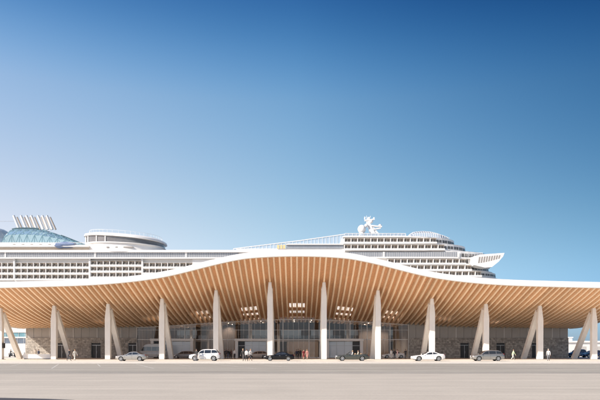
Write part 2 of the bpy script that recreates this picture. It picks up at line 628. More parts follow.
R90 = math.pi / 2
WH = (0.80, 0.78, 0.75)
DK = (0.03, 0.03, 0.035)
person('pedestrian in dark grey jacket walking beside a companion in white by a leaning strut', pp(69, 360.9), 1.2, 1.78, 'walk', (0.09, 0.09, 0.10), (0.06, 0.06, 0.07))
person('pedestrian dressed all in white walking beside a companion in dark grey', pp(74.6, 360.3), 1.0, 1.72, 'walk', (0.85, 0.82, 0.74), (0.80, 0.77, 0.70), hair=(0.30, 0.2, 0.1), phase=-1)
person('person in black top standing at the front fender of the white suv', (fx(196.5, 86.6), 86.6, 0), -0.5, 1.76, 'stand', (0.05, 0.05, 0.05), (0.12, 0.12, 0.13), shoe=(0.3, 0.3, 0.3))
gq = 'people waiting between the white suv and the lobby doors'
person('short haired person all in black at the foot of a leaning strut behind the suv', pp(224.6, 358.75), 0.4, 1.7, 'stand', DK, DK, group=gq)
person('person in black coat and blue jeans, middle of the waiting group behind the suv', pp(228.2, 358.6), -0.6, 1.75, 'talk', DK, (0.06, 0.08, 0.14), group=gq)
person('tall person in charcoal hooded top, hands down, inside the waiting group', pp(226.4, 358.55), -0.2, 1.84, 'stand', (0.07, 0.07, 0.075), (0.03, 0.03, 0.03), hair=(0.22, 0.14, 0.08), group=gq)
person('small person in dark green jacket inside the waiting group', pp(229.9, 358.5), 0.9, 1.60, 'stand', (0.04, 0.06, 0.045), DK, hair=(0.3, 0.2, 0.12), group=gq)
person('long haired person in dark maroon top with the waiting group', pp(231.3, 358.7), 2.0, 1.66, 'stand', (0.10, 0.035, 0.04), DK, long_hair=True, group=gq)
person('person in loose white shirt and dark trousers at the edge of the waiting group', pp(234.6, 359.0), 0.8, 1.78, 'talk', (0.85, 0.83, 0.8), DK, hair=(0.2, 0.13, 0.08))
gt = 'three people walking out onto the kerb'
person('walker in open black waistcoat with pale hair, one of three on the kerb', pp(243.2, 361.1), -0.3, 1.80, 'walk', (0.05, 0.045, 0.045), (0.10, 0.09, 0.09), hair=(0.55, 0.42, 0.25), group=gt)
person('walker in bright white shirt and black trousers between two others on the kerb', pp(246.4, 361.2), 3.0, 1.74, 'walk', WH, DK, group=gt, phase=-1)
person('walker in white blouse and black shorts, one of three on the kerb', pp(250.4, 361.0), 0.5, 1.76, 'walk', (0.78, 0.74, 0.70), DK, hair=(0.35, 0.22, 0.12), long_hair=True, shorts=True, group=gt)
gd = 'people by the middle of the glass front'
person('long haired person in navy coat at the edge of the pair in red', pp(296.4, 358.8), -0.2, 1.68, 'stand', (0.03, 0.04, 0.08), DK, long_hair=True, group=gd)
person('person in black hooded top behind the pair in red', pp(298.2, 358.9), 0.6, 1.76, 'stand', DK, DK, group=gd)
person('person in black jacket carrying a grey scarf, behind the pair in red', pp(300.6, 358.75), -0.9, 1.82, 'talk', (0.04, 0.04, 0.05), (0.08, 0.08, 0.1), hair=(0.3, 0.25, 0.2), group=gd)
person('woman in crimson dress with bare legs beside a woman in coral', pp(303.6, 359.5), 0.7, 1.68, 'stand', (0.27, 0.04, 0.05), (0.27, 0.04, 0.05), skirt=True, long_hair=True, sleeves=False, group=gd)
person('woman in coral pink dress with bare legs beside a woman in crimson', pp(307.2, 359.5), -0.5, 1.70, 'walk', (0.48, 0.22, 0.20), (0.48, 0.22, 0.20), skirt=True, hair=(0.35, 0.2, 0.1), sleeves=False, skin=2, group=gd)
gr = 'people standing at the end of the glass front'
person('person in white linen top at the end of the glass front by a column', pp(391.3, 359.1), 0.8, 1.74, 'stand', WH, (0.60, 0.58, 0.54), group=gr)
person('person in black shirt between one in white and one in pink', pp(394.6, 359.0), -0.7, 1.8, 'talk', DK, DK, group=gr)
person('person in pale pink top and cream trousers at the glass front', pp(397.4, 359.1), -1.4, 1.7, 'stand', (0.72, 0.48, 0.48), (0.66, 0.6, 0.52), long_hair=True, group=gr)
person('lone person in black standing where the stone wall meets the glass', pp(405.5, 359.0), 0.2, 1.75, 'stand', DK, (0.05, 0.05, 0.05), group=gr)
person('person in pale green vest and white trousers walking along the dark stone wall', pp(513, 360.0), 1.5, 1.72, 'walk', (0.55, 0.68, 0.42), (0.78, 0.78, 0.70), hair=(0.15, 0.1, 0.06))
person('person in white shirt and grey trousers walking past the end column', pp(548.4, 360.9), -0.4, 1.78, 'walk', (0.70, 0.70, 0.68), (0.20, 0.21, 0.23), hair=(0.5, 0.45, 0.4), phase=-1)
person('slim person in beige clothes by the sunlit stone wall', (fx(35.5, 116), 116, 0), 0.3, 1.72, 'stand', (0.52, 0.47, 0.42), (0.50, 0.46, 0.41))
person('slim person in navy clothes by the sunlit stone wall', (fx(38.6, 116.6), 116.6, 0), -0.4, 1.76, 'stand', (0.04, 0.05, 0.09), (0.05, 0.05, 0.08))

# ------------------------------------------------------------------ vehicles
def wheel_data(r, w):
    t = MB()
    n = 24
    prof = [(r * 0.62, -w / 2), (r * 0.93, -w / 2), (r, -w / 2 + 0.03), (r, w / 2 - 0.03), (r * 0.93, w / 2), (r * 0.62, w / 2)]
    rings = [[(rr * math.cos(2 * math.pi * j / n), y, rr * math.sin(2 * math.pi * j / n)) for j in range(n)] for rr, y in prof]
    t.loft(rings, 0, True, True)
    rim = MB()
    for a, b, y0, y1 in ((0.60, 0.70, -w / 2 - 0.012, -w / 2 + 0.03), (0.0, 0.17, -w / 2 - 0.015, -w / 2 + 0.03)):
        for j in range(20):
            q0, q1 = 2 * math.pi * j / 20, 2 * math.pi * (j + 1) / 20
            rim.quad((r * a * math.cos(q0), y0, r * a * math.sin(q0)), (r * b * math.cos(q0), y0, r * b * math.sin(q0)),
                     (r * b * math.cos(q1), y0, r * b * math.sin(q1)), (r * a * math.cos(q1), y0, r * a * math.sin(q1)))
            rim.quad((r * b * math.cos(q0), y0, r * b * math.sin(q0)), (r * b * math.cos(q0), y1, r * b * math.sin(q0)),
                     (r * b * math.cos(q1), y1, r * b * math.sin(q1)), (r * b * math.cos(q1), y0, r * b * math.sin(q1)))
    for k in range(7):
        q = 2 * math.pi * k / 7
        rim.bar((0, -w / 2 - 0.008, 0), (r * 0.66 * math.cos(q), -w / 2 - 0.008, r * 0.66 * math.sin(q)), 0.02, r * 0.13, hint=(0, 1, 0))
    return t.data('wheel', [M['tyre']], 40), rim.data('rim', [M['rim']])


WHEELS = {}
STYLES = {
    'sedan': dict(L=4.6, W=1.84, H=1.40, r=0.33, ax=(-1.42, 1.38), belt=[(-2.3, .58), (-2.22, .70), (-1.9, .78), (-1.0, .90), (0.3, .93), (1.5, .99), (2.15, .98), (2.3, .82)],
                  roof=[(-1.0, .90), (-0.2, 1.32), (0.25, 1.40), (0.8, 1.38), (1.75, 1.0)]),
    'coupe': dict(L=4.7, W=1.88, H=1.36, r=0.35, ax=(-1.42, 1.40), belt=[(-2.35, .56), (-2.27, .66), (-1.9, .76), (-0.9, .88), (0.3, .91), (1.6, 1.0), (2.2, .99), (2.35, .84)],
                  roof=[(-0.95, .88), (-0.05, 1.28), (0.4, 1.36), (0.85, 1.33), (1.95, 1.0)]),
    'suv': dict(L=4.6, W=1.9, H=1.74, r=0.38, ax=(-1.40, 1.42), belt=[(-2.3, .70), (-2.22, .86), (-1.8, .98), (-1.1, 1.08), (0.3, 1.11), (1.6, 1.16), (2.2, 1.14), (2.3, 0.85)],
                roof=[(-1.15, 1.08), (-0.5, 1.60), (0.0, 1.73), (0.9, 1.74), (1.75, 1.66), (2.2, 1.15)]),
    'estate': dict(L=4.6, W=1.84, H=1.54, r=0.34, ax=(-1.40, 1.36), belt=[(-2.3, .58), (-2.22, .72), (-1.8, .84), (-1.2, .95), (0.3, .98), (1.6, 1.02), (2.2, 1.02), (2.3, .8)],
                   roof=[(-1.25, .95), (-0.45, 1.42), (0.1, 1.53), (0.9, 1.54), (1.65, 1.46), (2.2, 1.03)]),
    'convertible': dict(L=4.8, W=1.86, H=1.34, r=0.35, ax=(-1.46, 1.42), belt=[(-2.4, .58), (-2.32, .70), (-1.9, .80), (-0.85, .91), (0.3, .93), (1.4, .97), (2.25, .95), (2.4, .80)],
                        roof=None),
    'van': dict(L=5.5, W=2.05, H=2.85, r=0.37, ax=(-1.75, 1.75), belt=[(-2.75, .75), (-2.68, 1.05), (-2.3, 1.28), (-2.0, 1.35), (0.3, 1.38), (1.6, 1.38), (2.66, 1.38), (2.75, 1.1)],
                roof=[(-2.05, 1.34), (-1.5, 2.35), (-1.1, 2.72), (-0.4, 2.84), (1.6, 2.85), (2.5, 2.80), (2.7, 1.4)]),
}


def car(name, label, cat, loc, style, pm, rz=0.0, group=None, scale=1.0, tall_lights=False):
    """nose towards -X at rz=0"""
    S = STYLES[style]
    L, W, r = S['L'], S['W'], S['r']
    root = thing(name, label, cat, loc, rz, group)
    root.scale = (scale, scale, scale)
    hw = W / 2

    def wid(x):
        a = abs(x) / (L / 2)
        return hw * (1 - 0.22 * max(0, (a - 0.62) / 0.38) ** 2.2)

    def zb(x):
        a = abs(x) / (L / 2)
        return 0.19 + 0.12 * max(0, (a - 0.8) / 0.2) + (0.05 if style in ('suv', 'van') else 0)
    rings = []
    nst = 34
    for i in range(nst + 1):
        x = -L / 2 + L * i / nst
        z1, z0, w = smooth_interp(S['belt'], x), zb(x), wid(x)
        h = z1 - z0
        half = [(0.72 * w, z0), (0.95 * w, z0 + 0.05), (0.985 * w, z0 + 0.30 * h), (1.0 * w, z0 + 0.58 * h), (0.985 * w, z1 - 0.10 * h - 0.02), (0.92 * w, z1 - 0.015), (0.6 * w, z1 + 0.012)]
        ring = [(x, -y, z) for y, z in half] + [(x, 0, z1 + 0.025)] + [(x, y, z) for y, z in reversed(half)]
        rings.append(ring)
    b = MB()
    b.loft(rings, 0)
    body = b.build('body', [pm, M['car_trim']], root)
    cutters = []
    for ax in S['ax']:
        cm = MB()
        cm.tube((ax, -hw - 0.2, r), (ax, hw + 0.2, r), r + 0.055, n=28)
        cutters.append(cm.build('cut', M['car_trim'], root))
    if style == 'convertible':
        cm = MB()
        cm.box(-0.72, 1.25, -hw + 0.2, hw - 0.2, 0.5, 1.4)
        cutters.append(cm.build('cut', M['car_trim'], root))
    for c in cutters:
        md = body.modifiers.new('b', 'BOOLEAN')
        md.operation = 'DIFFERENCE'
        md.solver = 'EXACT'
        md.object = c
    bpy.context.view_layer.update()
    dg = bpy.context.evaluated_depsgraph_get()
    cutd = bpy.data.meshes.new_from_object(body.evaluated_get(dg))
    body.modifiers.clear()
    body.data = cutd
    cutd.name = 'body'
    if len(cutd.materials) < 2:
        cutd.materials.clear()
        cutd.materials.append(pm)
        cutd.materials.append(M['car_trim'])
    for p in cutd.polygons:
        c = p.center
        inwell = any(all((cutd.vertices[i].co.x - ax) ** 2 + (cutd.vertices[i].co.z - r) ** 2 < (r + 0.062) ** 2 for i in p.vertices) for ax in S['ax'])
        low = c.z < zb(c.x) + 0.06
        p.material_index = 1 if (inwell or low) else 0
        p.use_smooth = True
    cutd.set_sharp_from_angle(angle=math.radians(32))
    for c in cutters:
        me = c.data
        bpy.data.objects.remove(c)
        bpy.data.meshes.remove(me)

    if S['roof']:
        rf = S['roof']
        x0, x1 = rf[0][0], rf[-1][0]

        def top(x):
            return smooth_interp(rf, x) if style not in ('van',) else interp(rf, x)

        def sect(x):
            zs = smooth_interp(S['belt'], x)
            zr = max(top(x), zs)
            w = wid(x)
            wt = w * (0.90 - 0.21 * min(1.2, (zr - zs) / 0.5))
            if style == 'van':
                wt = w * (0.92 - 0.10 * (zr - zs) / 1.4)
            return zs, zr, w, wt
        rings = []
        for i in range(31):
            x = x0 + (x1 - x0) * i / 30
            zs, zr, w, wt = sect(x)
            d = min(0.07, (zr - zs) * 0.4)
            half = [(0.5 * w, zs - 0.10), (0.915 * w, zs - 0.03), (wt, zr - d), (wt - 0.06 * w, zr - d * 0.2), (0.4 * w, zr + 0.012)]
            rings.append([(x, -y, z) for y, z in half] + [(x, 0, zr + 0.02)] + [(x, y, z) for y, z in reversed(half)])
        cb = MB()
        cb.loft(rings, 0)
        cb.build('cabin', [pm], root, smooth=38)
        # side windows
        pillars = {'sedan': (0.22, 1.12), 'coupe': (0.55,), 'suv': (0.0, 1.05), 'estate': (0.05, 1.08), 'van': (-0.95, 0.1, 1.2)}[style]
        lo = x0 + 0.18
        hi = x1 - 0.12
        edges = [lo] + list(pillars) + [hi]
        for sy in (-1, 1):
            for a, c in zip(edges, edges[1:]):
                wm = MB()
                strip = []
                xs = [a + 0.035 + (c - a - 0.07) * i / 14 for i in range(15)]
                for x in xs:
                    zs, zr, w, wt = sect(x)
                    d = min(0.07, (zr - zs) * 0.4)
                    zl, zh = zs + 0.035, zr - d - 0.035
                    if style == 'van':
                        zl, zh = 1.45, min(zr - d - 0.05, 2.25)
                    if zh - zl < 0.03:
                        continue
                    pts = []
                    for z in (zl, zh):
                        t = (z - (zs - 0.03)) / max(1e-3, (zr - d) - (zs - 0.03))
                        pts.append((x, sy * (0.915 * w + (wt - 0.915 * w) * t + 0.007), z))
                    strip.append(pts)
                for s0, s1 in zip(strip, strip[1:]):
                    wm.quad(s0[0], s1[0], s1[1], s0[1])
                if strip:
                    wm.build('side_window', M['car_glass'], root)
        for nm, xa, xb in (('windscreen', rf[0], rf[1]), ('rear_window', rf[-1], rf[-2])):
            wm = MB()
            rows = []
            for i in range(7):
                t = 0.08 + 0.84 * i / 6
                x = xa[0] + (xb[0] - xa[0]) * t
                zs, zr, w, wt = sect(x)
                yy = min(wt * 0.93, 0.80 * w)
                sgn = -1 if nm == 'windscreen' else 1
                rows.append([(x + sgn * 0.012, yy * q, zr + 0.03 - 0.03 * abs(q) ** 2) for q in (-1, -0.5, 0, 0.5, 1)])
            wm.loft(rows, 0, closed=False)
            wm.build(nm, M['car_glass'], root, smooth=60)
    else:
        wm = MB()
        wm.add([(-0.82, -0.70, .93), (-0.82, 0.70, .93), (-0.25, 0.58, 1.34), (-0.25, -0.58, 1.34)], [(0, 1, 2, 3)])
        wm.build('windscreen', M['car_glass'], root)
        fb = MB()
        for sy in (-1, 1):
            fb.bar((-0.84, 0.71 * sy, .92), (-0.25, 0.59 * sy, 1.35), 0.045, 0.045)
        fb.bar((-0.25, -0.61, 1.35), (-0.25, 0.61, 1.35), 0.045, 0.045, hint=(0, 0, 1))
        fb.build('windscreen_frame', pm, root)
        for sx, sy in ((0.15, -0.36), (0.15, 0.36), (1.0, 0.0)):
            sm = MB()
            ww = 0.24 if sy else 0.6
            sm.loft([[(sx + 0.12 + dx + lean * 0.22, sy + yy, 0.5 + lean * 0.62) for dx, yy in ((-0.07, -ww), (0.07, -ww), (0.07, ww), (-0.07, ww))] for lean in (0, 0.5, 0.9, 1.0)], 0)
            sm.box(sx - 0.38, sx + 0.1, sy - ww, sy + ww, 0.5, 0.66)
            sm.build('seat', M['seat_tan'], root)
    # lamps, mirrors, handles, grille, plates, wheels
    zf = S['belt'][1][1]
    for sy in (-1, 1):
        hl = MB()
        hl.ball((-L / 2 + 0.16, sy * wid(-L / 2 + .16) * 0.80, zf - 0.03), 0.17, 0.15, 0.07, 0, 10, 6)
        hl.build('headlight', M['headlight'], root, smooth=60)
        tl = MB()
        tz = S['belt'][-2][1] - 0.12
        if tall_lights:
            tl.ball((L / 2 - 0.09, sy * wid(L / 2 - .09) * 0.86, tz), 0.07, 0.09, 0.2, 0, 10, 6)
        else:
            tl.ball((L / 2 - 0.1, sy * wid(L / 2 - .1) * 0.84, tz), 0.11, 0.15, 0.065, 0, 10, 6)
        tl.build('taillight', M['taillight'], root, smooth=60)
        xm = (S['roof'][0][0] + 0.25) if S['roof'] else -0.6
        zm = smooth_interp(S['belt'], xm) + (0.06 if style != 'van' else 0.35)
        mm = MB()
        mm.ball((xm, sy * (hw + 0.06), zm + 0.03), 0.07, 0.10, 0.07, 0, 8, 6)
        mm.bar((xm, sy * (hw - 0.08), zm - 0.02), (xm, sy * (hw + 0.04), zm + 0.02), 0.05, 0.03)
        mm.build('mirror', pm, root, smooth=50)
        for xh in ((-0.05, 0.95) if style not in ('coupe', 'convertible', 'van') else (0.2,)):
            zz = smooth_interp(S['belt'], xh) - 0.13
            hm = MB()
            hm.box(xh, xh + 0.2, sy * wid(xh) - 0.02, sy * wid(xh) + 0.02, zz, zz + 0.03)
            hm.build('door_handle', M['steel'], root)
        for xs in ((-0.85, 0.22, 1.15) if style not in ('coupe', 'convertible') else (-0.8, 0.6)):
            zt = smooth_interp(S['belt'], xs) - 0.09
            sm = MB()
            sm.bar((xs, sy * (wid(xs) * 0.985), 0.33), (xs, sy * (wid(xs) + 0.003), zt), 0.012, 0.012)
            sm.build('door_seam', M['car_trim'], root)
    gm = MB()
    gm.box(-L / 2 - 0.012, -L / 2 + 0.08, -0.45, 0.45, zb(-L / 2) + 0.06, zf - 0.16)
    gm.build('grille', M['car_trim'], root)
    for sx in (-1, 1):
        pl = MB()
        zz = 0.40 if sx < 0 else 0.62
        pl.box(sx * (L / 2 + 0.022) - 0.01, sx * (L / 2 + 0.022) + 0.01, -0.26, 0.26, zz, zz + 0.11)
        pl.build('number_plate', M['plate'], root)
    if r not in WHEELS:
        WHEELS[r] = wheel_data(r, 0.22)
    wd, rd = WHEELS[r]
    for ax in S['ax']:
        for sy in (-1, 1):
            w = bpy.data.objects.new('wheel', wd)
            COL.objects.link(w)
            w.parent = root
            w.location = (ax, sy * (hw - 0.135), r)
            w.rotation_euler = (0, 0, 0 if sy < 0 else math.pi)
            q = bpy.data.objects.new('rim', rd)
            COL.objects.link(q)
            q.parent = w
    return root


gc = 'cars drawn up along the kerb'


def at(x, D, z=0.0):
    return (fx(x, D), D, z)


car('parked_car', 'silver sports saloon with low roof standing by the second column in view', 'car', at(132, 87), 'sedan', paint('silver_paint', (0.40, 0.39, 0.365), 0.5), group=gc, scale=0.96)
car('parked_car', 'tall white suv with black windows drawn up along the kerb', 'car', at(205, 88), 'suv', paint('white_car_paint', (0.80, 0.79, 0.77)), group=gc, scale=0.97, tall_lights=True)
car('parked_car', 'glossy black saloon with bright alloy wheels in front of the middle doors', 'car', at(279.5, 88), 'sedan', paint('black_paint', (0.008, 0.008, 0.01)), group=gc, scale=0.95)
cv = car('parked_car', 'dark grey open convertible with tan seats and two people inside', 'car', at(352, 88), 'convertible', paint('dark_grey_paint', (0.07, 0.075, 0.065), 0.3), group=gc)
car('parked_car', 'low white coupe with sloping tail parked below a white column', 'car', at(427.7, 87), 'coupe', paint('pearl_paint', (0.82, 0.80, 0.77)), group=gc)
car('parked_car', 'grey metallic estate car in front of the dark stone wall', 'car', at(487, 87), 'estate', paint('grey_metal_paint', (0.33, 0.32, 0.30), 0.6), group=gc, tall_lights=True)
person('fair haired driver in white top sitting in the open convertible', (fx(352, 88) + 0.0, 87.64, 0.66 - 0.80), -R90, 1.66, 'sit', (0.78, 0.76, 0.72), DK, hair=(0.55, 0.42, 0.25))
person('dark haired rear passenger in cream top sitting in the open convertible', (fx(352, 88) + 0.86, 88.0, 0.66 - 0.80), -R90, 1.70, 'sit', (0.70, 0.62, 0.50), DK, hair=(0.10, 0.06, 0.04))
gs = 'vehicles waiting in the shade by the doors'
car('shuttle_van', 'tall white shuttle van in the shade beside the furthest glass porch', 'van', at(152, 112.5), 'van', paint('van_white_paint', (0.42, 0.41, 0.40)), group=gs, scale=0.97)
car('parked_car', 'grey hatchback in the shade behind the hood of the white suv', 'car', at(184, 111.5), 'estate', paint('mid_grey_paint', (0.25, 0.24, 0.24), 0.4), group=gs, scale=0.9)
car('parked_car', 'beige hatchback half hidden behind three walkers', 'car', at(257, 113), 'estate', paint('beige_paint', (0.50, 0.42, 0.36), 0.2), rz=0.15, group=gs, scale=0.9)
car('parked_car', 'white saloon in the shade behind a standing group at the glass front', 'car', at(393.5, 113.5), 'sedan', paint('white_car_paint', (0.80, 0.79, 0.77)), group=gs, scale=0.95)
gb = 'dark blue cars beyond the end of the terminal'
car('parked_car', 'dark blue suv parked beyond the end of the dark stone wall', 'car', at(577.5, 131), 'suv', paint('navy_paint', (0.02, 0.035, 0.09), 0.2), rz=0.5, group=gb)
car('parked_car', 'dark blue estate beside a leaning strut in front of the cream shed', 'car', at(592, 127), 'estate', paint('navy_paint', (0.02, 0.035, 0.09), 0.2), rz=0.2, group=gb)


def scooter(label, loc, rz, col):
    t = thing('motor_scooter', label, 'scooter', loc, rz, 'scooters by the white office')
    b = MB()
    b.loft([[(x, y * w, z0 + (z1 - z0) * zz) for y, zz in ((-1, 0), (1, 0), (1, .8), (.6, 1), (-.6, 1), (-1, .8))]
            for x, w, z0, z1 in ((-0.05, .12, .25, .36), (0.15, .15, .25, .45), (0.3, .17, .3, .72), (0.7, .15, .38, .74), (0.85, .08, .5, .7))], 0)
    b.bar((-0.10, 0, 0.30), (-0.10, 0, 0.22), 0.3, 0.25)
    b.bar((-0.5, 0, 0.45), (-0.28, 0, 0.92), 0.34, 0.08, hint=(0, 1, 0))
    b.bar((-0.3, 0, 0.3), (0.1, 0, 0.28), 0.3, 0.08, hint=(0, 1, 0))
    b.bar((-0.42, 0, 0.6), (-0.32, 0, 0.3), 0.3, 0.06, hint=(0, 1, 0))
    b.build('body', col, t, smooth=40)
    s = MB()
    s.loft([[(x, y * 0.15, z + zz * 0.09) for y, zz in ((-1, 0), (1, 0), (.9, 1), (-.9, 1))] for x, z in ((0.28, .72), (0.5, .74), (0.88, .78))], 0)
    s.build('seat', M['car_trim'], t)
    h = MB()
    h.tube((-0.28, -0.32, 1.0), (-0.28, 0.32, 1.0), 0.018)
    h.tube((-0.56, 0, 0.35), (-0.28, 0, 1.0), 0.025)
    h.ball((-0.36, 0, 0.93), 0.09, 0.11, 0.1)
    h.build('handlebar', M['car_trim'], t, smooth=50)
    if 0.23 not in WHEELS:
        WHEELS[0.23] = wheel_data(0.23, 0.1)
    for x in (-0.6, 0.62):
        w = bpy.data.objects.new('wheel', WHEELS[0.23][0])
        COL.objects.link(w)
        w.parent = t
        w.location = (x, 0, 0.23)
        q = bpy.data.objects.new('rim', WHEELS[0.23][1])
        COL.objects.link(q)
        q.parent = w
    return t


p0 = pp(12.5, 357.25)
scooter('black scooter with a rider in front of the white office', p0, math.pi, paint('black_paint', (0.008, 0.008, 0.01)))
person('rider in black jacket and helmet sitting on the black scooter', (p0[0] - 0.5, p0[1], 0.80 - 0.82), R90, 1.74, 'ride', DK, (0.05, 0.06, 0.08), hair=DK)
scooter('pale grey scooter parked empty in front of the white office', pp(26, 357.3), 0.0, paint('pale_scooter_paint', (0.45, 0.44, 0.43)))

# ------------------------------------------------------------------ ground
def sheet(name, x0, x1, y0, y1, z0, z1, m, parent=None):
    b = MB()
    b.box(x0, x1, y0, y1, z0, z1)
    o = b.build(name, m, parent)
    if parent is None:
        o['kind'] = 'structure'
    return o


sheet('ground', -2500, 2500, -300, 262, -6.0, -0.10, M['quay'])
sheet('sea', -6000, 6000, 262, 9000, -8.0, -3.0, M['sea'])
sheet('concrete_apron', -400, 400, -60, 41.0, -0.2, 0.0, M['apron'])
sheet('drainage_channel', -400, 400, 41.0, 42.3, -0.2, -0.02, M['drain'])
lane = sheet('road', -400, 400, 42.3, 73.6, -0.2, -0.08, M['lane'])
sheet('kerb', -400, 400, 73.6, 74.0, -0.2, 0.01, M['kerb'])
sheet('forecourt', -400, 400, 74.0, 118.0, -0.2, 0.0, M['plaza'])
sheet('quay_paving', -400, 400, 118.0, 258.0, -0.2, -0.001, M['quay'])
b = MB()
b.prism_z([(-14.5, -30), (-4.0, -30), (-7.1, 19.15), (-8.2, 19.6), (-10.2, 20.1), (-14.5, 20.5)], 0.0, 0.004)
tag(b.build('shadow_patch', M['corner_shadow']), kind='structure')  # dark sheet on the apron, standing in for a cast shadow
for i in range(22):
    x = -52.0 + 4.6 * i
    b = MB()
    y0, y1 = (54.0, 71.5) if i % 2 else (61.0, 71.5)
    dx = 0.36
    b.add([(x + dx * (73 - y1), y1, -0.076), (x + dx * (73 - y1) + 0.16, y1, -0.076), (x + dx * (73 - y0) + 0.16, y0, -0.076), (x + dx * (73 - y0), y0, -0.076)], [(3, 2, 1, 0)])
    b.build('painted_line', M['line'], lane)
for y in (45.4, 53.2):
    b = MB()
    b.quad((-200, y, -0.0765), (200, y, -0.0765), (200, y + 0.16, -0.0765), (-200, y + 0.16, -0.0765))
    b.build('painted_line', M['line'], lane)

# low wall
b = MB()
x0, x1 = fx(24, 103), fx(51, 103)
b.box(x0, x1, 102.7, 103.3, 0.12, 0.88, 0)
b.box(x0 + 0.1, x1 - 0.1, 102.8, 103.2, 0.0, 0.12, 1)  # dark recessed base, its colour painting the shadow gap under the bench
tag(b.build('low_wall', [M['roof_white'], M['drain']]), 'low white concrete bench wall between two columns before the sunlit stone', 'wall')

# ------------------------------------------------------------------ canopy roof
T_EDGE = [(0, 16.1), (7.3, 15.8), (11.6, 15.04), (19.1, 13.2), (22.9, 12.5), (27.1, 12.0), (31, 11.7), (35.3, 11.5), (47, 11.2), (57, 11.05)]
T_COL = [(0, 13.15), (4.5, 12.95), (13.6, 11.6), (22.7, 10.2), (31.8, 9.3), (41, 9.0), (50, 8.6), (57, 8.45)]
T_WALL = [(0, 7.75), (14.4, 7.15), (26, 6.4), (33, 6.1), (45, 5.95), (57, 5.9)]
YE, YC, YW = 93.0, 101.0, 120.0


def zroof(X, Y):
    """underside of the timber ribs"""
    a = abs(X)
    e, c, w = smooth_interp(T_EDGE, a), smooth_interp(T_COL, a), smooth_interp(T_WALL, a)
    Y = min(Y, YW)
    return (e * (Y - YC) * (Y - YW) / ((YE - YC) * (YE - YW)) + c * (Y - YE) * (Y - YW) / ((YC - YE) * (YC - YW))
            + w * (Y - YE) * (Y - YC) / ((YW - YE) * (YW - YC)))


RIB = 9.08 / 10
RD = 0.72
XR = 55.4
roof = thing('canopy_roof', 'long undulating canopy with white rim and ribbed timber underside', 'roof', (0, 0, 0))
holes = []
for k in range(-5, 6):
    cx = k * 9.08
    holes.append((cx - 1.45, cx + 1.45, 112.4, 114.7))
    if abs(k) <= 2:
        holes.append((cx - 1.45, cx + 1.45, 116.6, 118.3))
        holes.append((cx - 1.45, cx + 1.45, 124.0, 126.5))
xs = sorted(set([round(-XR + i * (2 * XR / 58), 3) for i in range(59)] + [round(v, 3) for h in holes for v in h[:2]] + [-54.2, 54.2]))
ys = sorted(set([93.1, 94.5, 96, 98, 100, 102, 104.5, 107, 109.5, 120.0, 122.0, 130, 140, 150, 163] + [v for h in holes for v in h[2:]]))
present = {}
for i in range(len(xs) - 1):
    for j in range(len(ys) - 1):
        cx, cy = (xs[i] + xs[i + 1]) / 2, (ys[j] + ys[j + 1]) / 2
        ok = not any(h[0] < cx < h[1] and h[2] < cy < h[3] for h in holes)
        if cy > 122 and abs(cx) > 54.2:
            ok = False
        present[i, j] = ok
b = MB()


def zb_(x, y):
    return zroof(x, y) + RD


def zt_(x, y):
    return zroof(x, y) + 0.92


for (i, j), ok in present.items():
    if not ok:
        continue
    c = [(xs[i], ys[j]), (xs[i + 1], ys[j]), (xs[i + 1], ys[j + 1]), (xs[i], ys[j + 1])]
    lo = [(x, y, zb_(x, y)) for x, y in c]
    hi = [(x, y, zt_(x, y)) for x, y in c]
    b.quad(*reversed(lo), 0)
    b.quad(*hi, 1)
    for k, (di, dj) in enumerate(((0, -1), (1, 0), (0, 1), (-1, 0))):
        if not present.get((i + di, j + dj), False):
            n = (k + 1) % 4
            b.quad(lo[k], lo[n], hi[n], hi[k], 1)
b.build('roof_deck', [M['wood_deck'], M['roof_white']], roof, fix=False)
for h in holes:
    x0, x1, y0, y1 = h
    b = MB()
    b.quad((x0, y0, zb_(x0, y0) + 0.25), (x1, y0, zb_(x1, y0) + 0.25), (x1, y1, zb_(x1, y1) + 0.25), (x0, y1, zb_(x0, y1) + 0.25))
    g = b.build('skylight', M['sky_glass'], roof)
    n = 9
    f = MB()
    for i in range(1, n):
        x = x0 + (x1 - x0) * i / n
        f.bar((x, y0 + 0.004, zb_(x, y0) + 0.1), (x, y1 - 0.004, zb_(x, y1) + 0.1), 0.06, 0.14)
    f.build('louvre', M['wood'], g)
# white rim: front, with a slight backward slope, and both ends
b = MB()
rings = []
for i in range(121):
    x = -XR + 2 * XR * i / 120
    z = smooth_interp(T_EDGE, abs(x))
    rings.append([(x, YE + 0.02, z - 0.04), (x, YE - 0.12, z + 0.04), (x, YE - 0.12, z + 0.86), (x, YE + 0.05, z + 0.93), (x, YE + 0.5, z + 0.94), (x, YE + 0.5, z + 0.88), (x, YE + 0.16, z + 0.78), (x, YE + 0.16, z - 0.04)])
b.loft(rings, 0)
b.build('fascia', M['roof_white'], roof, smooth=30)
for s in (-1, 1):
    b = MB()
    rings = []
    for i in range(21):
        y = YE - 0.1 + (122.05 - YE + 0.1) * i / 20
        z = zroof(XR, y)
        rings.append([(s * (XR + 0.003), y, z - 0.04), (s * (XR + 0.16), y, z + 0.03), (s * (XR + 0.16), y, z + 0.88), (s * (XR + 0.003), y, z + 0.935)])
    b.loft(rings, 0)
    b.build('fascia', M['roof_white'], roof)


def rib(b, x, y1):
    rings = []
    n = 24
    for i in range(n + 1):
        y = 93.17 + (y1 - 93.17) * i / n
        z = zroof(x, y)
        rings.append([(x - 0.13, y, z), (x + 0.13, y, z), (x + 0.13, y, z + RD - 0.004), (x - 0.13, y, z + RD - 0.004)])
    b.loft(rings, 0)


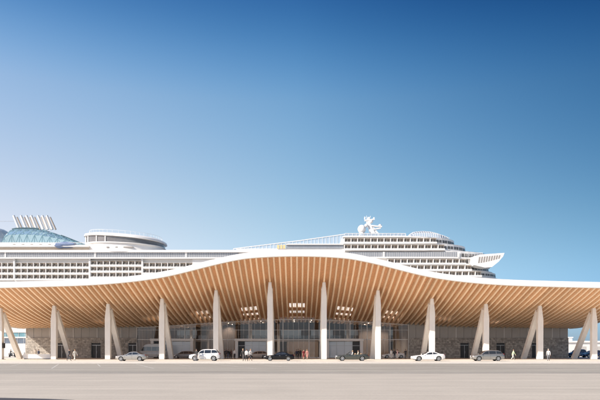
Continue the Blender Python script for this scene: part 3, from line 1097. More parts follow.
ribx = sorted([i * RIB for i in range(-60, 61)], key=abs)
for x in ribx[:99]:
    b = MB()
    rib(b, x, 134.0 if -32 < x < 22 else 119.7 if abs(x) < 54.2 else 121.9)
    b.build('timber_rib', M['wood'], roof)
b = MB()
for x in ribx[99:]:
    rib(b, x, 119.7 if abs(x) < 54.2 else 121.9)
tag(b.build('timber_rib', M['wood'], roof), kind='stuff')

# ------------------------------------------------------------------ columns
cols = [(i + 0.5) * 9.08 for i in range(-6, 6)]
clabels = [
    'white v shaped column at the open end by the white office, dark box on its post',
    'white v shaped column standing at the end of the low bench wall',
    'white v shaped column just before the nose of the silver sports saloon',
    'white v shaped column standing before the shuttle van in the shade',
    'white v shaped column rising behind the white suv',
    'white v shaped column rising behind the nose of the glossy black saloon',
    'white v shaped column between the pair in red and the open convertible',
    'white v shaped column just behind the tail of the open convertible',
    'white v shaped column rising behind the low white coupe',
    'white v shaped column rising behind the grey metallic estate car',
    'white v shaped column beside the walker in white shirt and grey trousers',
    'white v shaped column at the open end by the cream shed',
]
for x, lab in zip(cols, clabels):
    t = thing('roof_column', lab, 'column', (x, YC, 0), 0, 'v shaped columns carrying the canopy')
    zt = zroof(x, YC) + 0.03
    b = MB()
    b.bar((0, 0, 0), (0, 0, zt - 2.4), 0.86, 0.80, 0, 0.90, 0.80)
    b.bar((0, 0, zt - 2.4), (0, 0, zt), 0.90, 0.80, 0, 0.46, 0.5)
    b.build('post', M['post'], t)
    b = MB()
    sx = 0.10 if x < 0 else -0.10
    b.bar((sx, 7.0, 0), (sx * 0.3, 0.55, zt - 0.85), 0.80, 0.7, 0)
    b.build('strut', M['post'], t)
    b = MB()
    b.box(-0.62, 0.62, -0.56, 0.56, 0.0, 0.05)
    b.build('base_plate', M['steel'], t)
    if x < -49:
        b = MB()
        b.box(0.47, 0.68, -0.3, 0.3, 1.9, 2.75)
        b.build('control_box', M['car_trim'], t)

# ------------------------------------------------------------------ terminal
term = thing('terminal_building', 'low terminal with glass front between ashlar stone wings beneath the timber canopy', 'building', (0, 0, 0))


def ztop(x):
    return zroof(x, 120.0)


DOORS = [(-48.0, -46.1), (-41.1, -39.2), (-33.7, -32.0), (32.6, 34.4), (39.8, 41.6), (46.9, 48.6)]
for xa, xb, dl in ((-54.2, -32.0, DOORS[:3]), (22.2, 54.2, DOORS[3:])):
    b = MB()
    cur = xa
    for d0, d1 in dl:
        if d0 > cur:
            b.box(cur, d0, 119.75, 120.25, 0, 4.0)
        b.box(d0, d1, 119.75, 120.25, 3.0, 4.0)
        cur = d1
    if cur < xb:
        b.box(cur, xb, 119.75, 120.25, 0, 4.0)
    b.build('stone_wall', M['stone'], term)
    for d0, d1 in dl:
        dr = MB()
        dr.box(d0, d1, 120.1, 120.18, 0.0, 3.0)
        d = dr.build('door', M['dark_door'], term)
        fr = MB()
        fr.box(d0, d0 + 0.07, 120.0, 120.1, 0, 3.0)
        fr.box(d1 - 0.07, d1, 120.0, 120.1, 0, 3.0)
        fr.box(d0 + 0.07, d1 - 0.07, 120.0, 120.1, 2.5, 2.58)
        fr.box((d0 + d1) / 2 - 0.03, (d0 + d1) / 2 + 0.03, 120.02, 120.1, 0, 2.5)
        fr.build('frame', M['steel'], d)
        hn = MB()
        hn.tube(((d0 + d1) / 2 + 0.12, 120.02, 0.9), ((d0 + d1) / 2 + 0.12, 120.02, 1.4), 0.02, n=6)
        hn.build('handle', M['steel'], d)
    # metal band above the stone
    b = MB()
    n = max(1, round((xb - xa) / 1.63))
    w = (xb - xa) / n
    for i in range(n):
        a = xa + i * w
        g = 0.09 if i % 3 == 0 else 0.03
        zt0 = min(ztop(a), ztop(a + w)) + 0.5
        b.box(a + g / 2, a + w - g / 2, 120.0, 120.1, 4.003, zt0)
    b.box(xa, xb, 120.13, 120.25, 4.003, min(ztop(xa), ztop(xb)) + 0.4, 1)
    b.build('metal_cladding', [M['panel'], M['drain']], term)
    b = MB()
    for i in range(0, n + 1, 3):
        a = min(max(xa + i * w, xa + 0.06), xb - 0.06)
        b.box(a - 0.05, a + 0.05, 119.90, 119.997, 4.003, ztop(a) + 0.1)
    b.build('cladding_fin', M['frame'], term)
for s in (-1, 1):
    b = MB()
    b.box(min(s * 53.7, s * 54.2), max(s * 53.7, s * 54.2), 120.253, 160, 0, 4.0)
    b.build('stone_wall', M['stone'], term)
    b = MB()
    b.box(min(s * 53.75, s * 54.15), max(s * 53.75, s * 54.15), 120.253, 160, 4.003, 6.4)
    b.build('metal_cladding', M['panel'], term)
# glass bays
GX = [-32.0, -27.6, -22.4, -16.0, -9.6, -2.8, 2.4, 6.5, 10.6, 14.0, 18.6, 22.2]
for a, c in zip(GX, GX[1:]):
    b = MB()
    n = 8
    for i in range(n):
        xa, xb = a + (c - a) * i / n, a + (c - a) * (i + 1) / n
        b.quad((xa, 120.1, 0.0), (xb, 120.1, 0.0), (xb, 120.1, ztop(xb) + 0.4), (xa, 120.1, ztop(xa) + 0.4))
    g = b.build('window', M['facade_glass'], term)
    f = MB()
    f.box(a - 0.07, a + 0.07, 119.86, 120.09, 0, ztop(a) + 0.05)
    k = max(3, round((c - a) / 1.05))
    for i in range(1, k):
        x = a + (c - a) * i / k
        f.box(x - 0.022, x + 0.022, 119.98, 120.09, 0, ztop(x) + 0.05)
    f.box(a + 0.073, c - 0.073, 119.94, 119.977, 3.62, 3.74)
    f.box(a + 0.073, c - 0.073, 119.95, 119.977, 5.55, 5.62)
    f.box(a + 0.073, c - 0.073, 119.95, 119.977, 0.0, 0.14)
    f.bar((a + 0.073, 119.95, ztop(a) - 0.03), (c - 0.073, 119.95, ztop(c) - 0.03), 0.1, 0.1)
    f.build('frame', M['frame'], g)
b = MB()
b.box(22.2 - 0.06, 22.2 + 0.06, 119.7, 119.745, 0, ztop(22.2))
b.build('corner_post', M['frame'], term)
# porches
for xa, xb in ((-28.6, -20.3), (-12.1, -5.5), (5.7, 12.9)):
    p = MB()
    y0 = 117.2
    p.box(xa, xa + 0.55, y0, 119.85, 0, 3.35)
    p.box(xb - 0.55, xb, y0, 119.85, 0, 3.35)
    p.box(xa - 0.1, xb + 0.1, y0 - 0.15, 119.85, 3.353, 3.80)
    po = p.build('porch', M['porch'], term)
    n = 4
    w = (xb - xa - 1.1) / n
    for i in range(n):
        a = xa + 0.55 + i * w
        d = MB()
        d.quad((a + 0.05, y0 + 0.5, 0.06), (a + w - 0.05, y0 + 0.5, 0.06), (a + w - 0.05, y0 + 0.5, 3.25), (a + 0.05, y0 + 0.5, 3.25), 0)
        for q0, q1 in ((a + 0.003, a + 0.06), (a + w - 0.06, a + w - 0.003)):
            d.box(q0, q1, y0 + 0.45, y0 + 0.55, 0, 3.35, 1)
        d.box(a + 0.06, a + w - 0.06, y0 + 0.46, y0 + 0.54, 2.4, 2.47, 1)
        d.build('door', [M['blue_glass'] if not (i == (0 if xa < 0 else 3)) else M['dark_door'], M['steel']], po)
# hall inside
sheet('hall_floor', -53.6, 53.6, 120.26, 160, -0.001, 0.015, M['inner_floor'], term)
b = MB()
WX = [-30, -25, -21, -15, -12, -7, -4, 1, 3.5, 9, 12, 18, 21, 24]
b.box(-53.6, 53.6, 150, 150.3, 0.02, 4.6)
b.box(-53.6, 53.6, 150, 150.3, 6.6, 8.6)
cur = -53.6
for a, c in zip(WX[::2], WX[1::2]):
    b.box(cur, a, 150, 150.3, 4.603, 6.597)
    cur = c
b.box(cur, 53.6, 150, 150.3, 4.603, 6.597)
b.build('rear_wall', M['inner_grey'], term)
b = MB()
for a, c in zip(WX[::2], WX[1::2]):
    b.quad((a, 150.15, 4.6), (c, 150.15, 4.6), (c, 150.15, 6.6), (a, 150.15, 6.6))
b.build('rear_glazing', M['blue_glass'], term)
b = MB()
b.box(-53.5, 53.5, 140, 149.9, 3.55, 4.0)
b.build('gallery_floor', M['inner_white'], term)
b = MB()
b.box(-53.5, 53.5, 140.1, 140.14, 4.003, 5.0)
b.build('gallery_balustrade', M['facade_glass'], term)
for x in (-31.7, 22.6):
    b = MB()
    b.box(x - 0.15, x + 0.15, 120.3, 139.9, 0.02, 7.2)
    b.build('side_wall', M['inner_grey'], term)
for xa, xb, z, y in ((-18.6, -12.8, 6.6, 127), (-2.2, 4.6, 3.4, 130), (13.2, 19.5, 6.4, 128), (-30.5, -29.0, 6, 126)):
    b = MB()
    b.box(xa, xb, y, y + 1.2, 0.02, z)
    b.build('timber_wall', M['inner_brown'], term)
for x in (-24, -20, -10.5, -4.2, 5.6, 11.5, 20.5):
    b = MB()
    b.tube((x, 136, 0.02), (x, 136, 7.5), 0.32, n=14)
    b.build('hall_column', M['inner_white'], term, smooth=40)
for x in (-23.5, -6.8, 8.2, 16.5):
    b = MB()
    b.box(x - 2.2, x + 2.2, 131, 131.8, 0.02, 1.1, 0)
    b.box(x - 2.3, x + 2.3, 130.9, 131.9, 1.103, 1.16, 1)
    b.build('counter', [M['inner_brown'], M['inner_white']], term)
for x in (-24, -17.2, -14.4, -7.5, -0.6, 3.0, 9.2, 15, 18.4):
    for y in (125.8, 133.0):
        z = zroof(x, 120) + RD - 0.05
        b = MB()
        b.tube((x, y, z - 0.55), (x, y, z - 0.1), 0.16, n=14)
        b.tube((x, y, z - 0.1), (x, y, z + 0.1), 0.03, n=6)
        d = b.build('downlight', M['steel'], term)
        b = MB()
        b.tube((x, y, z - 0.58), (x, y, z - 0.553), 0.13, n=14)
        b.build('lamp', M['lamp'], d)
        ld = bpy.data.lights.new('hall_lamp', 'SPOT')
        ld.energy = 650
        ld.color = (1.0, 0.84, 0.70)
        ld.spot_size = math.radians(125)
        ld.spot_blend = 0.7
        ld.shadow_soft_size = 0.15
        lo = bpy.data.objects.new('hall_lamp', ld)
        COL.objects.link(lo)
        lo.location = (x, y, z - 0.62)


# ------------------------------------------------------------------ neighbouring buildings
D = 150.0
of = thing('office_building', 'white office block with two bands of blue windows past the open canopy end', 'building')
b = MB()
b.box(-112, fx(32.5, D), D, D + 14, 0, 3.2)
b.box(-112, fx(32.5, D), D + 0.0, D + 14, 4.55, 4.9)
b.box(-112, fx(32.5, D), D, D + 14, 5.95, 9.2)
b.box(fx(31.3, D), fx(32.5, D), D, D + 14, 3.203, 4.547)
b.box(fx(31.3, D), fx(32.5, D), D, D + 14, 4.903, 5.947)
b.build('wall', M['office_white'], of)
for z0, z1, xe, mm in ((3.203, 4.547, 30.2, 'office_glass_grey'), (4.903, 5.947, 31.3, 'office_glass')):
    x = fx(xe, D)
    if xe < 31:
        b = MB()
        b.box(x, fx(31.3, D), D + 0.03, D + 13, z0, z1)
        b.build('wall', M['office_white'], of)
    for i in range(10):
        b = MB()
        b.box(x - 3.2, x - 0.06, D + 0.15, D + 0.25, z0, z1)
        w = b.build('window', M[mm], of)
        f = MB()
        f.box(x - 0.06, x, D + 0.08, D + 0.3, z0, z1)
        f.box(x - 1.66, x - 1.60, D + 0.1, D + 0.147, z0, z1)
        f.build('frame', M['office_white'], w)
        x -= 3.2
b = MB()
b.box(-112.3, fx(32.5, D) + 0.3, D - 0.3, D + 14.3, 9.203, 9.5)
b.build('roof', M['roof_white'], of)

D = 172.0
sh = thing('cream_shed', 'long cream quay shed beyond the end of the terminal', 'shed')
b = MB()
b.box(fx(566, D), 150, D, D + 12, 0, 3.75)
b.build('wall', M['office_white'], sh)
b = MB()
b.box(fx(566, D) - 0.3, 150.3, D - 0.4, D + 12.4, 3.753, 4.2)
b.build('roof', M['roof_white'], sh)
for i in range(9):
    x = fx(568, D) + 2 + i * 5
    b = MB()
    b.box(x, x + 3.2, D - 0.06, D + 0.02, 0, 2.6)
    b.build('door', M['panel'], sh)
b = MB()
b.box(fx(566.5, D), fx(575.5, D), D + 2, D + 6, 4.203, 5.1)
b.box(fx(566.5, D) - .2, fx(575.5, D) + .2, D + 1.8, D + 6.2, 5.103, 5.35)
b.build('roof_hut', M['roof_white'], sh)

# ------------------------------------------------------------------ cruise ship
DS = 280.0
ship = thing('cruise_ship', 'huge white cruise ship with rows of balconies moored behind the terminal', 'ship', (0, 0, 0))
YB, YF = 316.0, DS          # far side, near side


def X(x):
    return fx(x, DS)


def Zs(y):
    return fz(y, DS)


def plan(xa, xe, y0=YF, y1=YB, r=10.0, n=9):
    """deck outline with a rounded forward end"""
    ym = (y0 + y1) / 2
    pts = [(xa, y0)]
    for i in range(2 * n + 1):
        q = -math.pi / 2 + math.pi * i / (2 * n)
        pts.append((xe - r + r * math.cos(q), ym + (y1 - y0) / 2 * math.copysign(abs(math.sin(q)) ** 0.9, math.sin(q))))
    pts.append((xa, y1))
    return pts


b = MB()
b.prism_z([(-195, 281), (55, 281), (80, 288), (108, 298), (80, 308), (55, 315), (-195, 315)], -4, Zs(279))
b.prism_z([(-195.1, 280.9), (55, 280.9), (80.05, 287.9), (108.2, 298), (80.05, 308.1), (55, 315.1), (-195.1, 315.1)], 4, 6, 1)
b.build('hull', [M['ship_white'], M['hull_blue']], ship)

# balcony unit, one bay wide (unit 1.0 in x), origin at the lower near corner of the deck
BH = 2.8
u = MB()
u.box(0, 1, 1.5, 1.6, 0.0, BH, 1)
u.box(0.08, 0.42, 1.42, 1.5, 0.1, 2.2, 2)
u.box(0.55, 0.90, 1.42, 1.5, 0.1, 2.2, 2)
u.box(-0.05, 0.05, 0.08, 1.5, 0.32, BH - 0.32, 0)
u.box(0.0, 1.0, 0.0, 0.08, 0.02, 0.74, 0)
u.box(0, 1, 0.08, 1.42, -0.18, 0.10, 0)
u.box(0, 1, 0.0, 1.42, BH - 0.26, BH - 0.182, 0)
u.box(0.30, 0.5, 0.55, 0.95, 0.1, 1.25, 3)
bal = u.data('balcony', [M['ship_white'], M['ship_cream'], M['ship_dark'], M['ship_grey']])
bays = []


def row(xa, xb, yc, pitch):
    n = int(round((xb - xa) / pitch))
    w = (xb - xa) / n
    z = Zs(yc) - 1.75
    for i in range(n):
        bays.append((X(xa + i * w), z, w / F * DS))


for xa, xb, dy in ((-16, 13.2, 0), (14.8, 88.6, 0), (90.4, 141.2, -2.0), (143, 192, 0)):
    for yc in (264.4, 270.4, 276.4):
        row(xa, xb, yc + dy, 6.15)
row(344.5, 437, 239.6, 6.6)
row(344.5, 445, 246.2, 6.6)
row(388, 466, 260.6, 6.6)
row(404, 472, 266.9, 6.6)
row(430, 482, 273.0, 6.6)
rest = MB()
keep = sorted(range(len(bays)), key=lambda i: (bays[i][0] > X(150) and bays[i][0] < X(340), bays[i][0] < X(0), (i * 37) % 101))
for r_, i in enumerate(keep):
    x, z, w = bays[i]
    if r_ < 99:
        o = bpy.data.objects.new('balcony', bal)
        COL.objects.link(o)
        o.parent = ship
        o.location = (x, DS, z)
        o.scale = (w, 1, 1)
    else:
        vs = [(x + v.co.x * w, DS + v.co.y, z + v.co.z) for v in bal.vertices]
        base = len(rest.v)
        rest.v.extend(vs)
        for p in bal.polygons:
            rest.f.append([base + k for k in p.vertices])
            rest.m.append(p.material_index)
tag(rest.build('balcony', list(bal.materials), ship), kind='stuff')

# accommodation block behind the balconies and the white bands between the rows
b = MB()
b.box(-195, X(238), DS + 1.62, YB - 1.6, Zs(279.5), Zs(258.5))
for x in (14.0, 142.1):
    b.box(X(x) - 0.35, X(x) + 0.35, DS - 0.05, DS + 1.6, Zs(279), Zs(259))
b.box(X(89.5) - 0.4, X(89.5) + 0.4, DS - 0.05, DS + 1.6, Zs(279), Zs(258.9))
b.box(-195, X(-16.05), DS + 0.4, DS + 1.6, Zs(279), Zs(259))
b.box(X(90.0), X(141.6), DS - 0.02, DS + 1.6, Zs(279.5), Zs(276.9))
b.box(X(238), X(440), DS + 1.64, YB - 1.64, Zs(279.5), Zs(250.2))
b.box(X(192.2), X(238), DS + 0.2, DS + 1.6, Zs(279), Zs(259))
b.build('cabin_block', M['ship_white'], ship)
b = MB()
b.box(-195, X(238), DS - 0.9, YB + 0.8, Zs(258.9), Zs(257.6))
b.box(-195, X(345), DS - 0.5, YB + 0.8, Zs(252.4), Zs(250.1))
b.build('promenade_deck', M['ship_white'], ship)
b = MB()
b.box(-195, X(238), DS + 0.3, DS + 0.5, Zs(257.6), Zs(252.4))
st = b.build('window_strip', M['ship_strip'], ship)
b = MB()
for x in (5.2, 95, 186):
    b.box(X(x) - 0.35, X(x) + 0.35, DS + 0.02, DS + 0.297, Zs(257.6), Zs(252.4))
for i in range(150):
    x = X(-20) + i * 0.85
    if x > X(238):
        break
    b.box(x - 0.04, x + 0.04, DS + 0.2, DS + 0.297, Zs(257.5), Zs(252.5))
b.build('mullion', M['ship_white'], st)
# upper deck house aft
b = MB()
b.box(-195, X(87), DS + 4, YB - 4, Zs(250.1), Zs(246.2), 1)
b.box(-195, X(87), DS + 1.0, YB - 1, Zs(246.2), Zs(244.6), 0)
b.box(-195, X(62), DS + 5, YB - 5, Zs(244.6), Zs(241), 0)
b.build('upper_deckhouse', [M['ship_white'], M['ship_cream']], ship)
b = MB()
for i in range(70):
    x = X(-12) + i * 0.68
    b.box(x - 0.035, x + 0.035, DS + 1.1, DS + 1.17, Zs(244.6), Zs(242.2))
b.box(X(-14), X(87), DS + 1.08, DS + 1.2, Zs(242.3), Zs(242.0))
b.build('railing', M['ship_white'], ship)
b = MB()
for i in range(5):
    x = X(8 + i * 9)
    b.box(x, x + 1.0, DS + 4.7, DS + 4.96, Zs(244.3), Zs(242.2))
b.build('deck_window', M['ship_grey'], ship)

# teal lattice dome
out = [(4.6, 240.8), (7, 232), (10, 226.5), (13, 224.3), (22, 223.6), (35, 223.9), (45, 225.2), (55, 228.6), (66, 232.6), (78, 237.6), (87, 241.3)]


def dome_pt(i, j, ni=22, nj=10):
    x = 4.6 + (87 - 4.6) * i / ni
    y = interp(out, x)
    z0 = Zs(241.6)
    h = max(0.05, (Zs(y) - z0))
    q = math.pi * j / nj
    ym, ry = 298.0, 10.5
    return Vector((fx(x, 292), ym - ry * math.copysign(abs(math.cos(q)) ** 0.55, math.cos(q)), z0 + h * (292 / 280) * abs(math.sin(q)) ** 0.5))


NI, NJ = 22, 10
b = MB()
for i in range(NI):
    for j in range(NJ):
        b.quad(dome_pt(i, j), dome_pt(i + 1, j), dome_pt(i + 1, j + 1), dome_pt(i, j + 1))
b.add([dome_pt(0, j) for j in range(NJ + 1)], [tuple(range(NJ + 1))])
dome = b.build('glass_dome', M['dome_glass'], ship)
b = MB()
for i in range(NI + 1):
    for j in range(NJ // 2 + 1):
        p = dome_pt(i, j)
        if i < NI:
            if (i + j) % 2 == 0 or j == 5:
                b.bar(p, dome_pt(i + 1, j), 0.17, 0.17)
            if j < 5:
                if (i + j) % 2 == 0:
                    b.bar(p, dome_pt(i + 1, j + 1), 0.15, 0.15)
                else:
                    b.bar(dome_pt(i + 1, j), dome_pt(i, j + 1), 0.15, 0.15)
        if j < 5 and (i + j) % 2 == 1:
            b.bar(p, dome_pt(i, j + 1), 0.18, 0.18)
b.build('lattice', M['teal'], dome)
b = MB()
for i in list(range(2, 9)):
    b.bar(dome_pt(i, 4) + Vector((0, -0.3, 0.25)), dome_pt(i + 1, 4) + Vector((0, -0.3, 0.25)), 0.8, 0.6)
b.build('dome_edge', M['teal_dark'], dome)
b = MB()
for i in range(15, 21):
    b.bar(dome_pt(i, 4) + Vector((0, -0.25, 0.1)), dome_pt(i + 1, 4) + Vector((0, -0.25, 0.1)), 0.5, 0.5)
b.build('dome_edge', M['teal_dark'], dome)
# smooth glass aft of it
b = MB()
rr = []
for x, y in ((-70, 222), (-20, 222), (-4, 222.5), (0, 226), (2.5, 233), (3.6, 240)):
    rr.append([(fx(x, 290), 298 - 11 * math.cos(math.pi * j / 10), Zs(241.5) + (Zs(y) - Zs(241.5)) * 1.03 * abs(math.sin(math.pi * j / 10)) ** 0.5) for j in range(11)])
b.loft(rr, 0, closed=False)
b.build('glass_canopy', M['screen'], ship, smooth=50)
b = MB()
b.tube((fx(-40, 290), 294, fz(221.3, 294)), (fx(14, 294), 294, fz(221.3, 294)), 0.09, n=5)
b.build('stay_wire', M['steel'], ship)

# exhaust pipes, leaning aft; brown tubes between them paint in the shade
for x in (19.2, 26.5, 32.0, 36.8, 43.5, 48.0, 52.4):
    b = MB()
    lean = 5.6
    yb = 226.5
    p0 = Vector((fx(x, 300), 300, fz(yb, 300) - 1.5))
    p1 = Vector((fx(x - lean, 300), 300, fz(215.6, 300)))
    b.tube(p0, p1, 0.64, 0.56, n=14)
    b.build('exhaust_pipe_or_shade', M['ship_white'], ship, smooth=40)
    b = MB()
    b.tube(p0 + Vector((1.5, 0.4, 0)), p1 + Vector((1.5, 0.4, -0.7)), 0.42, 0.36, n=10)
    b.build('exhaust_pipe_or_shade', M['pipe_shade'], ship, smooth=40)  # added tube, colours the shade beside each white pipe
# blue awning
b = MB()
for s0, s1, y, h in ((55.5, 74, 244.2, 1.5), (54.5, 62, 245.6, 1.0)):
    b.loft([[(fx(s0 + (s1 - s0) * t, 281), 283 - 2.4 * math.cos(q), fz(y, 281) + h * math.sin(q) * (0.35 + 0.65 * math.sin(math.pi * (0.1 + 0.8 * t)))) for q in [2 * math.pi * k / 14 for k in range(14)]]
            for t in [i / 8 for i in range(9)]], 0)
b.build('awning', M['ship_blue'], ship, smooth=50)

# oval lounge
OC, OA, OB, OY = fx(126, 292), 19.0, 14.0, 292.5


def oval(z, k=1.0, sh=0.0, n=48, tilt=0.0):
    pts = []
    for i in range(n):
        q = 2 * math.pi * i / n
        x = OC + sh + OA * k * math.copysign(abs(math.cos(q)) ** 0.85, math.cos(q))
        pts.append((x, OY + OB * k * math.copysign(abs(math.sin(q)) ** 0.85, math.sin(q)), z - tilt * (x - OC) / OA))
    return pts


lg = MB()
lg.loft([oval(47.5, 0.95), oval(fz(243.2, 278.5), 0.95, tilt=.4), oval(fz(242.6, 278.5), 1.0, tilt=.7), oval(fz(241.8, 278.5), 1.0, tilt=.8)], 0)
lg.loft([oval(fz(236.4, 278.5), 1.0, tilt=1.5), oval(fz(236.1, 278.5), 1.03, tilt=1.5), oval(fz(234.2, 278.5), 1.02, tilt=1.6), oval(fz(232.6, 278.5), 0.92, tilt=1.5), oval(fz(231.9, 278.5), 0.7, tilt=1.2), oval(fz(231.6, 278.5), 0.1)], 0)
lounge = lg.build('oval_lounge', M['ship_white'], ship, smooth=35)
lg = MB()
lg.loft([oval(fz(242.0, 278.5), 0.975, tilt=.75), oval(fz(236.2, 278.5), 0.975, tilt=1.45)], 0)
lg.build('glass_band', M['ship_oval'], lounge, smooth=30)
for i in (27, 29, 32, 34):
    p = oval(fz(242.0, 278.5), 0.99, tilt=.75)[i]
    q = oval(fz(236.2, 278.5), 0.99, tilt=1.45)[i]
    lg = MB()
    lg.bar(p, q, 0.5, 0.3)
    lg.build('mullion', M['ship_white'], lounge)
lg = MB()
ra, rb_ = oval(fz(232.6, 278.5), 0.9, tilt=1.4), oval(fz(229.6, 278.5), 0.9, tilt=1.4)
for i in range(len(ra)):
    lg.bar(ra[i], rb_[i], 0.07, 0.07)
    lg.bar(rb_[i], rb_[(i + 1) % len(rb_)], 0.07, 0.07)
lg.build('railing', M['ship_white'], lounge)
for x0_, x1_ in ((106.5, 109), (115.5, 118), (123.5, 133)):
    lg = MB()
    lg.box(fx(x0_, 279.4), fx(x1_, 279.4), 279.2, 281, fz(247.8, 279.4), fz(246.6, 279.4))
    lg.build('deck_window', M['ship_grey'], lounge)

# forward sloping glass screen and the dark strip beneath
n = 30
for i in range(n):
    xa, xb = 233 + (345 - 233) * i / n, 233 + (345 - 233) * (i + 1) / n

    def top_(x):
        return interp([(233, 248.3), (300, 240.0), (345, 233.6)], x)
    base_ = 249.6 if xb < 288 else 243.6
    b = MB()
    b.quad((X(xa), DS + 1.5, Zs(base_)), (X(xb), DS + 1.5, Zs(base_)), (X(xb), DS + 1.5, Zs(min(top_(xb), base_ - .1))), (X(xa), DS + 1.5, Zs(min(top_(xa), base_ - .1))))
    g = b.build('glass_screen', M['screen'], ship)
    f = MB()
    f.bar((X(xa), DS + 1.4, Zs(base_ + .2)), (X(xa), DS + 1.4, Zs(top_(xa))), 0.16, 0.14)
    f.bar((X(xa), DS + 1.4, Zs(top_(xa))), (X(xb), DS + 1.4, Zs(top_(xb))), 0.35, 0.3, hint=(0, 1, 0))
    f.build('frame', M['ship_white'], g)
b = MB()
b.box(X(286), X(343.4), DS + 1.0, DS + 1.3, Zs(248.2), Zs(244.5))
b.build('window_strip', M['ship_strip'], ship)
b = MB()
b.box(X(286), X(344), DS + 0.4, DS + 8, Zs(244.5), Zs(243.5))
b.box(X(236), X(344), DS + 1.35, DS + 12, Zs(250), Zs(248.2))
b.box(X(290), X(344), DS + 2.5, DS + 14, Zs(248.2), Zs(244.5))
b.build('screen_deck', M['ship_white'], ship)
for x0_, x1_ in ((277, 279.3), (280, 282.4), (283, 285.4)):
    b = MB()
    b.box(X(x0_), X(x1_), DS + 0.9, DS + 1.3, Zs(248.2), Zs(244.6))
    b.build('locker', M['ship_yellow'], ship)

# forward block: decks stepping back towards the bow
decks = [  # xa, forward end (px), y bottom, y top
    (343.5, 453, 243.2, 236.0), (343.5, 464, 249.8, 242.6), (345, 484, 258.0, 250.2),
    (300, 484, 263.8, 257.6), (300, 487, 270.4, 264.0), (300, 494, 281.0, 270.6)]
b = MB()
for xa, xe, yb, yt in decks:
    b.prism_z(plan(X(xa), fx(xe, 298), DS + 1.62, YB - 1.62, 24.0), Zs(yb), Zs(yt))
b.build('forward_block', M['ship_white'], ship)
for xa, xe, y in ((342.8, 456, 243.3), (342.8, 467, 249.9), (344, 487, 257.6), (372, 488, 263.9), (395, 491, 270.2), (342.8, 447, 236.6), (420, 497, 277)):
    b = MB()
    b.prism_z(plan(X(xa), fx(xe, 298), DS - 0.04, YB, 26.0), Zs(y + 0.55), Zs(y - 0.75))
    b.build('deck_slab', M['ship_white'], ship)
# window bands on the rounded front
for xe, yb, yt in ((453, 241.0, 238.2), (464, 247.6, 244.8), (484, 256.2, 252.6), (484, 262.2, 259.0), (487, 268.4, 266.0), (494, 274.2, 272.2)):
    b = MB()
    pl = plan(0, fx(xe, 298), DS + 1.62, YB - 1.62, 24.0)[1:-1]
    for k, ((xa, ya), (xb, yb2)) in enumerate(zip(pl, pl[1:])):
        dx, dy = xb - xa, yb2 - ya
        L_ = math.hypot(dx, dy)
        nx, ny = dy / L_ * 0.12, -dx / L_ * 0.12
        for s0, s1 in ((0.08, 0.46), (0.54, 0.92)):
            p0, p1 = (xa + dx * s0 + nx, ya + dy * s0 + ny), (xa + dx * s1 + nx, ya + dy * s1 + ny)
            b.quad((*p0, Zs(yb)), (*p1, Zs(yb)), (*p1, Zs(yt)), (*p0, Zs(yt)))
    b.build('front_windows', M['ship_front'], ship)
# long grey strip of the forward block
b = MB()
b.box(X(349), X(458), DS + 0.6, DS + 0.75, Zs(256.8), Zs(251.8))
st = b.build('window_strip', M['ship_strip'], ship)
b = MB()
for x in (384, 459):
    b.box(X(x) - 0.4, X(x) + 0.4, DS + 0.3, DS + 0.597, Zs(256.8), Zs(251.8))
for i in range(1, 60):
    x = X(349) + i * 0.86
    b.box(x - 0.04, x + 0.04, DS + 0.5, DS + 0.597, Zs(256.7), Zs(251.9))
b.build('mullion', M['ship_white'], st)
# top deck screens, dome and bow screen
b = MB()
b.box(X(346), X(408), DS + 6, DS + 6.1, Zs(236), Zs(231.2))
for i in range(17):
    x = X(346 + 62 * i / 16)
    b.box(x - 0.07, x + 0.07, DS + 5.85, DS + 5.99, Zs(236), Zs(231.0), 1)
b.box(X(346), X(408), DS + 5.8, DS + 5.98, Zs(231.2), Zs(230.8), 1)
b.build('glass_screen', [M['screen'], M['ship_white']], ship)
b = MB()
b.prism_y([(X(352), Zs(236)), (X(356), Zs(233.2)), (X(388), Zs(232.6)), (X(402), Zs(236))], DS + 8, DS + 18)
b.build('radar_deckhouse', M['ship_white'], ship)
b = MB()
for i in range(18):
    for j in range(8):
        def dp(i, j):
            t = i / 18
            x = 407 + 40 * t
            y = interp([(407, 235.5), (410, 229.5), (414, 226.8), (422, 226.0), (430, 226.6), (437, 228.8), (442, 231.5), (447, 235.5)], x)
            q = math.pi * j / 8
            return (fx(x, 290), 298 - 13 * math.cos(q), Zs(236) + (Zs(y) - Zs(236)) * 1.04 * abs(math.sin(q)) ** 0.6)
        b.quad(dp(i, j), dp(i + 1, j), dp(i + 1, j + 1), dp(i, j + 1))
gd_ = b.build('glass_canopy', M['screen'], ship)
b = MB()
for i in range(0, 19):
    for j in range(0, 4):
        b.bar(dp(i, j), dp(i, j + 1), 0.13, 0.13)
        if i < 18 and j:
            b.bar(dp(i, j), dp(i + 1, j), 0.13, 0.13)
b.build('lattice', M['ship_white'], gd_)
# mast, radome
b = MB()
b.ball((fx(361.8, 288), 288, fz(229.2, 288)), 1.95, 1.95, 2.05, 0, 20, 14)
b.tube((fx(361.8, 288), 288, fz(236, 288)), (fx(361.8, 288), 288, fz(231, 288)), 1.4, 1.2, n=12)
b.build('radome', M['ship_white'], ship, smooth=60)
b = MB()


def mp_(x, y, d=0.0):
    return Vector((fx(x, 290), 290 + d, fz(y, 290)))


